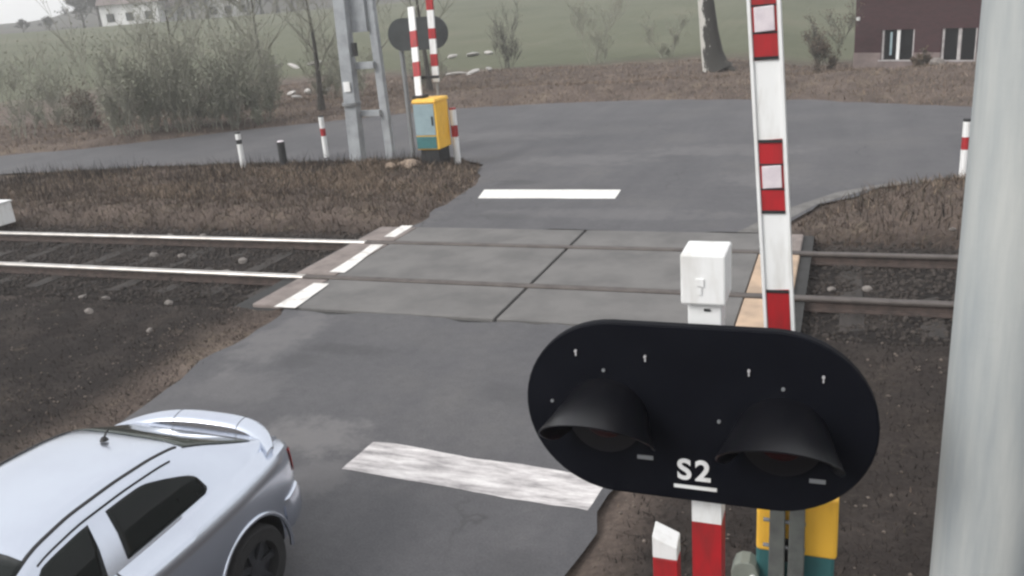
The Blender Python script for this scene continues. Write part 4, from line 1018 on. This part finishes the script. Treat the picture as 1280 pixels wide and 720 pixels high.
# ballast stones between and beside the rails
def pebbles(name, boxes, r0, r1, m_):
    X, Y = [], []
    for (x0, x1, y0, y1, n) in boxes: X.append(rs.uniform(x0, x1, n)); Y.append(rs.uniform(y0, y1, n))
    X = np.concatenate(X); Y = np.concatenate(Y); n = X.size; Z = land(X, Y)
    oc = np.array([[1, 0, 0], [-1, 0, 0], [0, 1, 0], [0, -1, 0], [0, 0, .8], [0, 0, -.8]], float)
    of = np.array([[0, 2, 4], [2, 1, 4], [1, 3, 4], [3, 0, 4], [2, 0, 5], [1, 2, 5], [3, 1, 5], [0, 3, 5]])
    r = rs.uniform(r0, r1, n); V = oc[None] * r[:, None, None] * rs.uniform(.6, 1.3, (n, 6, 3)); a = rs.uniform(0, 6.28, n); c, s = np.cos(a), np.sin(a)
    x = V[..., 0] * c[:, None] - V[..., 1] * s[:, None]; y = V[..., 0] * s[:, None] + V[..., 1] * c[:, None]
    V = np.stack([x + X[:, None], y + Y[:, None], V[..., 2] + Z[:, None] + .005], -1).reshape(-1, 3)
    F = (np.arange(n)[:, None, None] * 6 + of[None]).reshape(-1, 3)
    return np_mesh(name, V, F, m_)
tag(pebbles('ballast', [(-24, -8.3, 9.9, 14.1, 9000), (-.45, 4, 9.9, 14.1, 3000)], .02, .055, M['ballast']), 'dark ballast stones in and beside the track', 'ballast', kind='stuff')

o = pebbles('verge_litter', [(-14, -7.0, 3.5, 10.2, 420), (-8.6, -7.2, 6.5, 9.8, 160), (-1.6, 2.0, 3.8, 10.0, 260), (-16, -8, 14, 20, 260), (0, 4, 14, 18, 120)], .008, .022, M['litter'])
tag(o, 'pale chips and dead leaves littered over the verges', 'litter', kind='stuff')
o = pebbles('road_grit', [(-7.3, -6.5, 5.5, 9.6, 500), (-2.0, -1.4, 4.2, 9.4, 260), (-7.9, -7.3, 14, 18, 200)], .005, .013, M['litter'])
tag(o, 'loose grit along the crumbling road edges', 'grit', kind='stuff')
# whitish lumps on the verge behind the junction
gw = 'whitish blocks scattered on the verge'
for k, (x, y, l, w, h) in enumerate(((-32.9, 42.0, 1.2, .6, .35), (-29.0, 37.2, .7, .5, .45), (-41.4, 57.4, 1.7, .7, .35), (-38.4, 56.0, 1.5, .7, .45), (-37.4, 57.3, 1.9, .8, .4), (-26.8, 38.5, 1.2, .6, .35), (-26.2, 39.1, .8, .5, .5), (-25.4, 39.4, .9, .6, .5), (-25.6, 37.2, 1.0, .5, .3))):
    tag(rock('whitish_block', (x, y, land1(x, y) + h * .35), 1, M['palestone'], k * 1.7), 'whitish block lying at the field edge between thicket and twin pole', 'block', gw).scale = (l * .48, w * .45, h * .52)
for k, (x, y, l, w, h) in enumerate(((-26.6, 58.4, .8, .6, .45), (-25.4, 59.4, 2.2, .7, .4), (-24.2, 59.5, .8, .6, .45), (-20.3, 44.8, 1.3, .5, .3), (-19.3, 44.9, 1.1, .5, .3), (-18.7, 45.8, .6, .5, .35))):
    tag(rock('whitish_block', (x, y, land1(x, y) + h * .35), 1, M['palestone'], k * 2.3 + 9), 'whitish block lying at the field edge right of the far barrier arms', 'block', gw).scale = (l * .48, w * .45, h * .52)
tag(rock('whitish_block', (3.0, 35.6, land1(3.0, 35.6) + .1), .3, M['stone'], 55), 'greyish block on the bank below the brick house', 'block', gw)

# ------------------------------------------------------------------ brick house
def brick_mat():
    A = bpy.data.materials.new('dark_brick'); A.use_nodes = True; nt = A.node_tree; N = nt.nodes; L = nt.links; b = N['Principled BSDF']
    tc = N.new('ShaderNodeTexCoord'); mp = N.new('ShaderNodeMapping'); mp.inputs['Rotation'].default_value = (rad(90), 0, 0); L.new(tc.outputs['Object'], mp.inputs[0])
    br = N.new('ShaderNodeTexBrick'); br.inputs['Scale'].default_value = 1.0; br.inputs['Brick Width'].default_value = .26; br.inputs['Row Height'].default_value = .08; br.inputs['Mortar Size'].default_value = .008
    br.inputs['Color1'].default_value = (.050, .017, .021, 1); br.inputs['Color2'].default_value = (.036, .013, .016, 1); br.inputs['Mortar'].default_value = (.04, .026, .027, 1)
    L.new(mp.outputs[0], br.inputs['Vector']); L.new(br.outputs['Color'], b.inputs['Base Color']); b.inputs['Roughness'].default_value = .9; return A
hs_rz = math.atan2(41.2 - 44.0, 4.95 - .2)
HZ = -.62
ho = thing('brick_house', (.2, 44.0, HZ), 'dark red brick house with white-framed windows at the upper right', 'house', rz=hs_rz)
HL, HD = 13.0, 7.0
wins = ((1.30, 1.50), (3.98, 1.46))
def wall_front():
    b = MB(); z0, z1, zb, zt = .92, 4.1, .62, 1.90
    xs_ = [0]; 
    for x, w in wins: xs_ += [x, x + w]
    xs_ += [HL]
    for i in range(len(xs_) - 1):
        a, c_ = xs_[i], xs_[i + 1]
        if i % 2 == 0: b.box(((a + c_) / 2, .15, (z0 + z1) / 2), (c_ - a, .3, z1 - z0))
        else: b.box(((a + c_) / 2, .15, (zt + z1) / 2), (c_ - a, .3, z1 - zt))
    b.box((.15, HD / 2 + .15, (z0 + z1) / 2), (.3, HD - .3, z1 - z0)); b.box((HL - .15, HD / 2 + .15, (z0 + z1) / 2), (.3, HD - .3, z1 - z0)); b.box((HL / 2, HD + .15, (z0 + z1) / 2), (HL, .3, z1 - z0))
    # gables
    for x in (.15, HL - .15): b.prism([(.0, z1), (HD + .3, z1), (HD / 2 + .15, z1 + 2.6)], -.15, .15, lambda u, w, d, x=x: (x + d, u, w))
    return b.build('wall', brick_mat(), ho)
wall_front()
b = MB()
xs_ = [0]
for x, w in wins: xs_ += [x, x + w]
xs_ += [HL]
for i in range(len(xs_) - 1):
    a, c_ = xs_[i], xs_[i + 1]; t_ = .92 if i % 2 == 0 else .56
    b.box(((a + c_) / 2, .14, t_ / 2 - .1), (c_ - a, .36, t_ + .2))
b.build('plinth', mat('pale_plinth', (.23, .185, .175), .9, scale=1.2, col2=(.15, .12, .115)), ho)
M['dimframe'] = mat('greyish_white_frame', (.42, .40, .40), .7, scale=4, col2=(.30, .28, .28))  # greyer frame colour: side stiles, sills and all of the second window
for k_, (x, w) in enumerate(wins):
    zb, zt = .62, 1.90; fm = M['white'] if k_ == 0 else M['dimframe']
    b = MB(); b.box((x + w / 2, .13, (zb + zt) / 2), (w, .02, zt - zb)); pane = b.build('window', mat('dark_pane', (.008, .009, .011), .12, scale=3), ho)
    for xx, ww, m_ in ((x + .045, .09, M['dimframe']), (x + w * .5, .14, fm), (x + w - .045, .09, M['dimframe'])):
        b = MB(); b.box((xx, .09, (zb + zt) / 2), (ww, .06, zt - zb)); b.build('stile', m_, pane)
    b = MB(); b.box((x + w / 2, .0, zb - .04), (w + .16, .16, .05)); b.build('sill', M['dimframe'], pane)
b = MB(); b.box((wins[0][0] + .40, .105, 1.30), (.10, .008, 1.0)); b.build('curtain', M['bluegrey'], ho)
roofm = mat('slate_roof', (.018, .019, .025), .9, scale=2, col2=(.013, .014, .018), spec=.15)
b = MB(); zE, zR_ = 3.97, 6.8
b.prism([(-.45, zE - .16), (HD / 2 + .15, zR_), (HD + .75, zE - .16), (HD + .75, zE - .06), (HD / 2 + .15, zR_ + .12), (-.45, zE - .06)], -.35, HL + .35, lambda u, w, d: (d, u, w))
rf = b.build('roof', roofm, ho)
b = MB(); b.tube([(-.4, -.5, zE - .12), (HL + .4, -.5, zE - .12)], .06, 10); b.build('gutter', M['dark'], rf, smooth=40)
b = MB(); b.box((4.5, 3.0, 6.95), (.6, .6, 1.5)); b.build('chimney', brick_mat(), rf)
b = MB(); b.tube([(.16, -.07, 2.34), (.16, -.07, 2.50)], [.09, .09], 14); b.tube([(.16, 0, 2.42), (.16, -.05, 2.42)], .03, 8); b.build('wall_lamp', M['white'], ho, smooth=40)

# ------------------------------------------------------------------ far houses and trees at the end of the field
def at_az(az, r):
    r *= .8; a = rad(az); x, y = -r * math.sin(a), r * math.cos(a); return x, y, land1(x, y)
pw = mat('far_white_plaster', (.70, .70, .70), .9, scale=.5); pr_ = mat('far_roof', (.16, .13, .125), .9, scale=.6); pg = mat('far_window', (.03, .035, .04), .3, scale=1)
def far_house(az, r, L0, D0, h, roof, label, rz):
    x, y, z = at_az(az, r); t = thing('house', (x, y, z - .3), label, 'house', rz=rz)
    b = MB(); b.box((0, 0, h / 2), (L0, D0, h)); w = b.build('wall', pw, t)
    b = MB(); b.prism([(-D0 / 2 - .5, h), (D0 / 2 + .5, h), (0, h + roof)], -L0 / 2 - .4, L0 / 2 + .4, lambda u, q, d: (d, u, q)); b.build('roof', pr_, t)
    for k in range(3):
        for zz_ in ((1.6,) if h < 4.5 else (1.6, 4.2)):
            b = MB(); b.box((-L0 / 3 + k * L0 / 3, -D0 / 2 - .02, zz_), (1.2, .06, 1.3)); b.build('window', pg, t)
    return t
far_house(43.0, 205, 9, 7, 3.6, 2.2, 'white house with a low roof among the far trees at the upper left', rad(30))
far_house(41.3, 212, 6, 5, 2.6, 1.8, 'smaller white house right of the white low-roofed house', rad(55))
far_house(37.4, 216, 8, 7, 4.2, 2.6, 'pale house at the top edge above the thicket, farther right than the others', rad(20))
gf = 'far trees at the end of the field'
rg = random.Random(77)
M['fartwig'] = mat('far_twig', (.10, .102, .10), .95, scale=.6, col2=(.055, .056, .054))
base = tree(60, *at_az(44.9, 206)[:2], 6.2, 'bushy bare tree left of the far white house, at the end of the field', gf, .22, m_='fartwig', lm='fartwig', leaves=10, lsize=.25, minr=.028, kids=12, crown0=.12)
ft = [(45.8, 214, .75, 'x'), (44.3, 212, .9, 'x'), (42.2, 216, .9, 'x'), (40.6, 205, 1.1, 'x'), (39.8, 215, 1.0, 'x'), (39.0, 208, 1.1, 'x'), (38.2, 222, 1.2, 'x'), (36.6, 210, 1.1, 'x'), (35.8, 212, 1.2, 'x'), (34.9, 220, 1.3, 'x'), (34.0, 214, 1.2, 'x'), (47.6, 225, .32, 'x'), (48.9, 222, .28, 'x')]
for az, r, s_, _ in ft:
    x, y, z = at_az(az, r); side = 'left of' if az > 43 else 'right of'
    copy_thing(base, (x, y, z - .1), 'far grey bare tree %s the white low-roofed house, at the end of the field' % side, rz=rg.uniform(0, 6.28), scale=(s_ * 1.15, s_ * 1.15, s_))

# ------------------------------------------------------------------ damp winter air
HAZE = 0.0015
b = MB(); b.box((0, 0, 27), (880, 880, 60)); hz = b.build('haze', [])
hm = bpy.data.materials.new('winter_air'); hm.use_nodes = True; nt = hm.node_tree
for n in list(nt.nodes): nt.nodes.remove(n)
ho_ = nt.nodes.new('ShaderNodeOutputMaterial'); pv = nt.nodes.new('ShaderNodeVolumePrincipled')
pv.inputs['Color'].default_value = (.96, .97, .98, 1); pv.inputs['Density'].default_value = HAZE
nt.links.new(pv.outputs[0], ho_.inputs['Volume']); hz.data.materials.append(hm); tag(hz, kind='stuff')
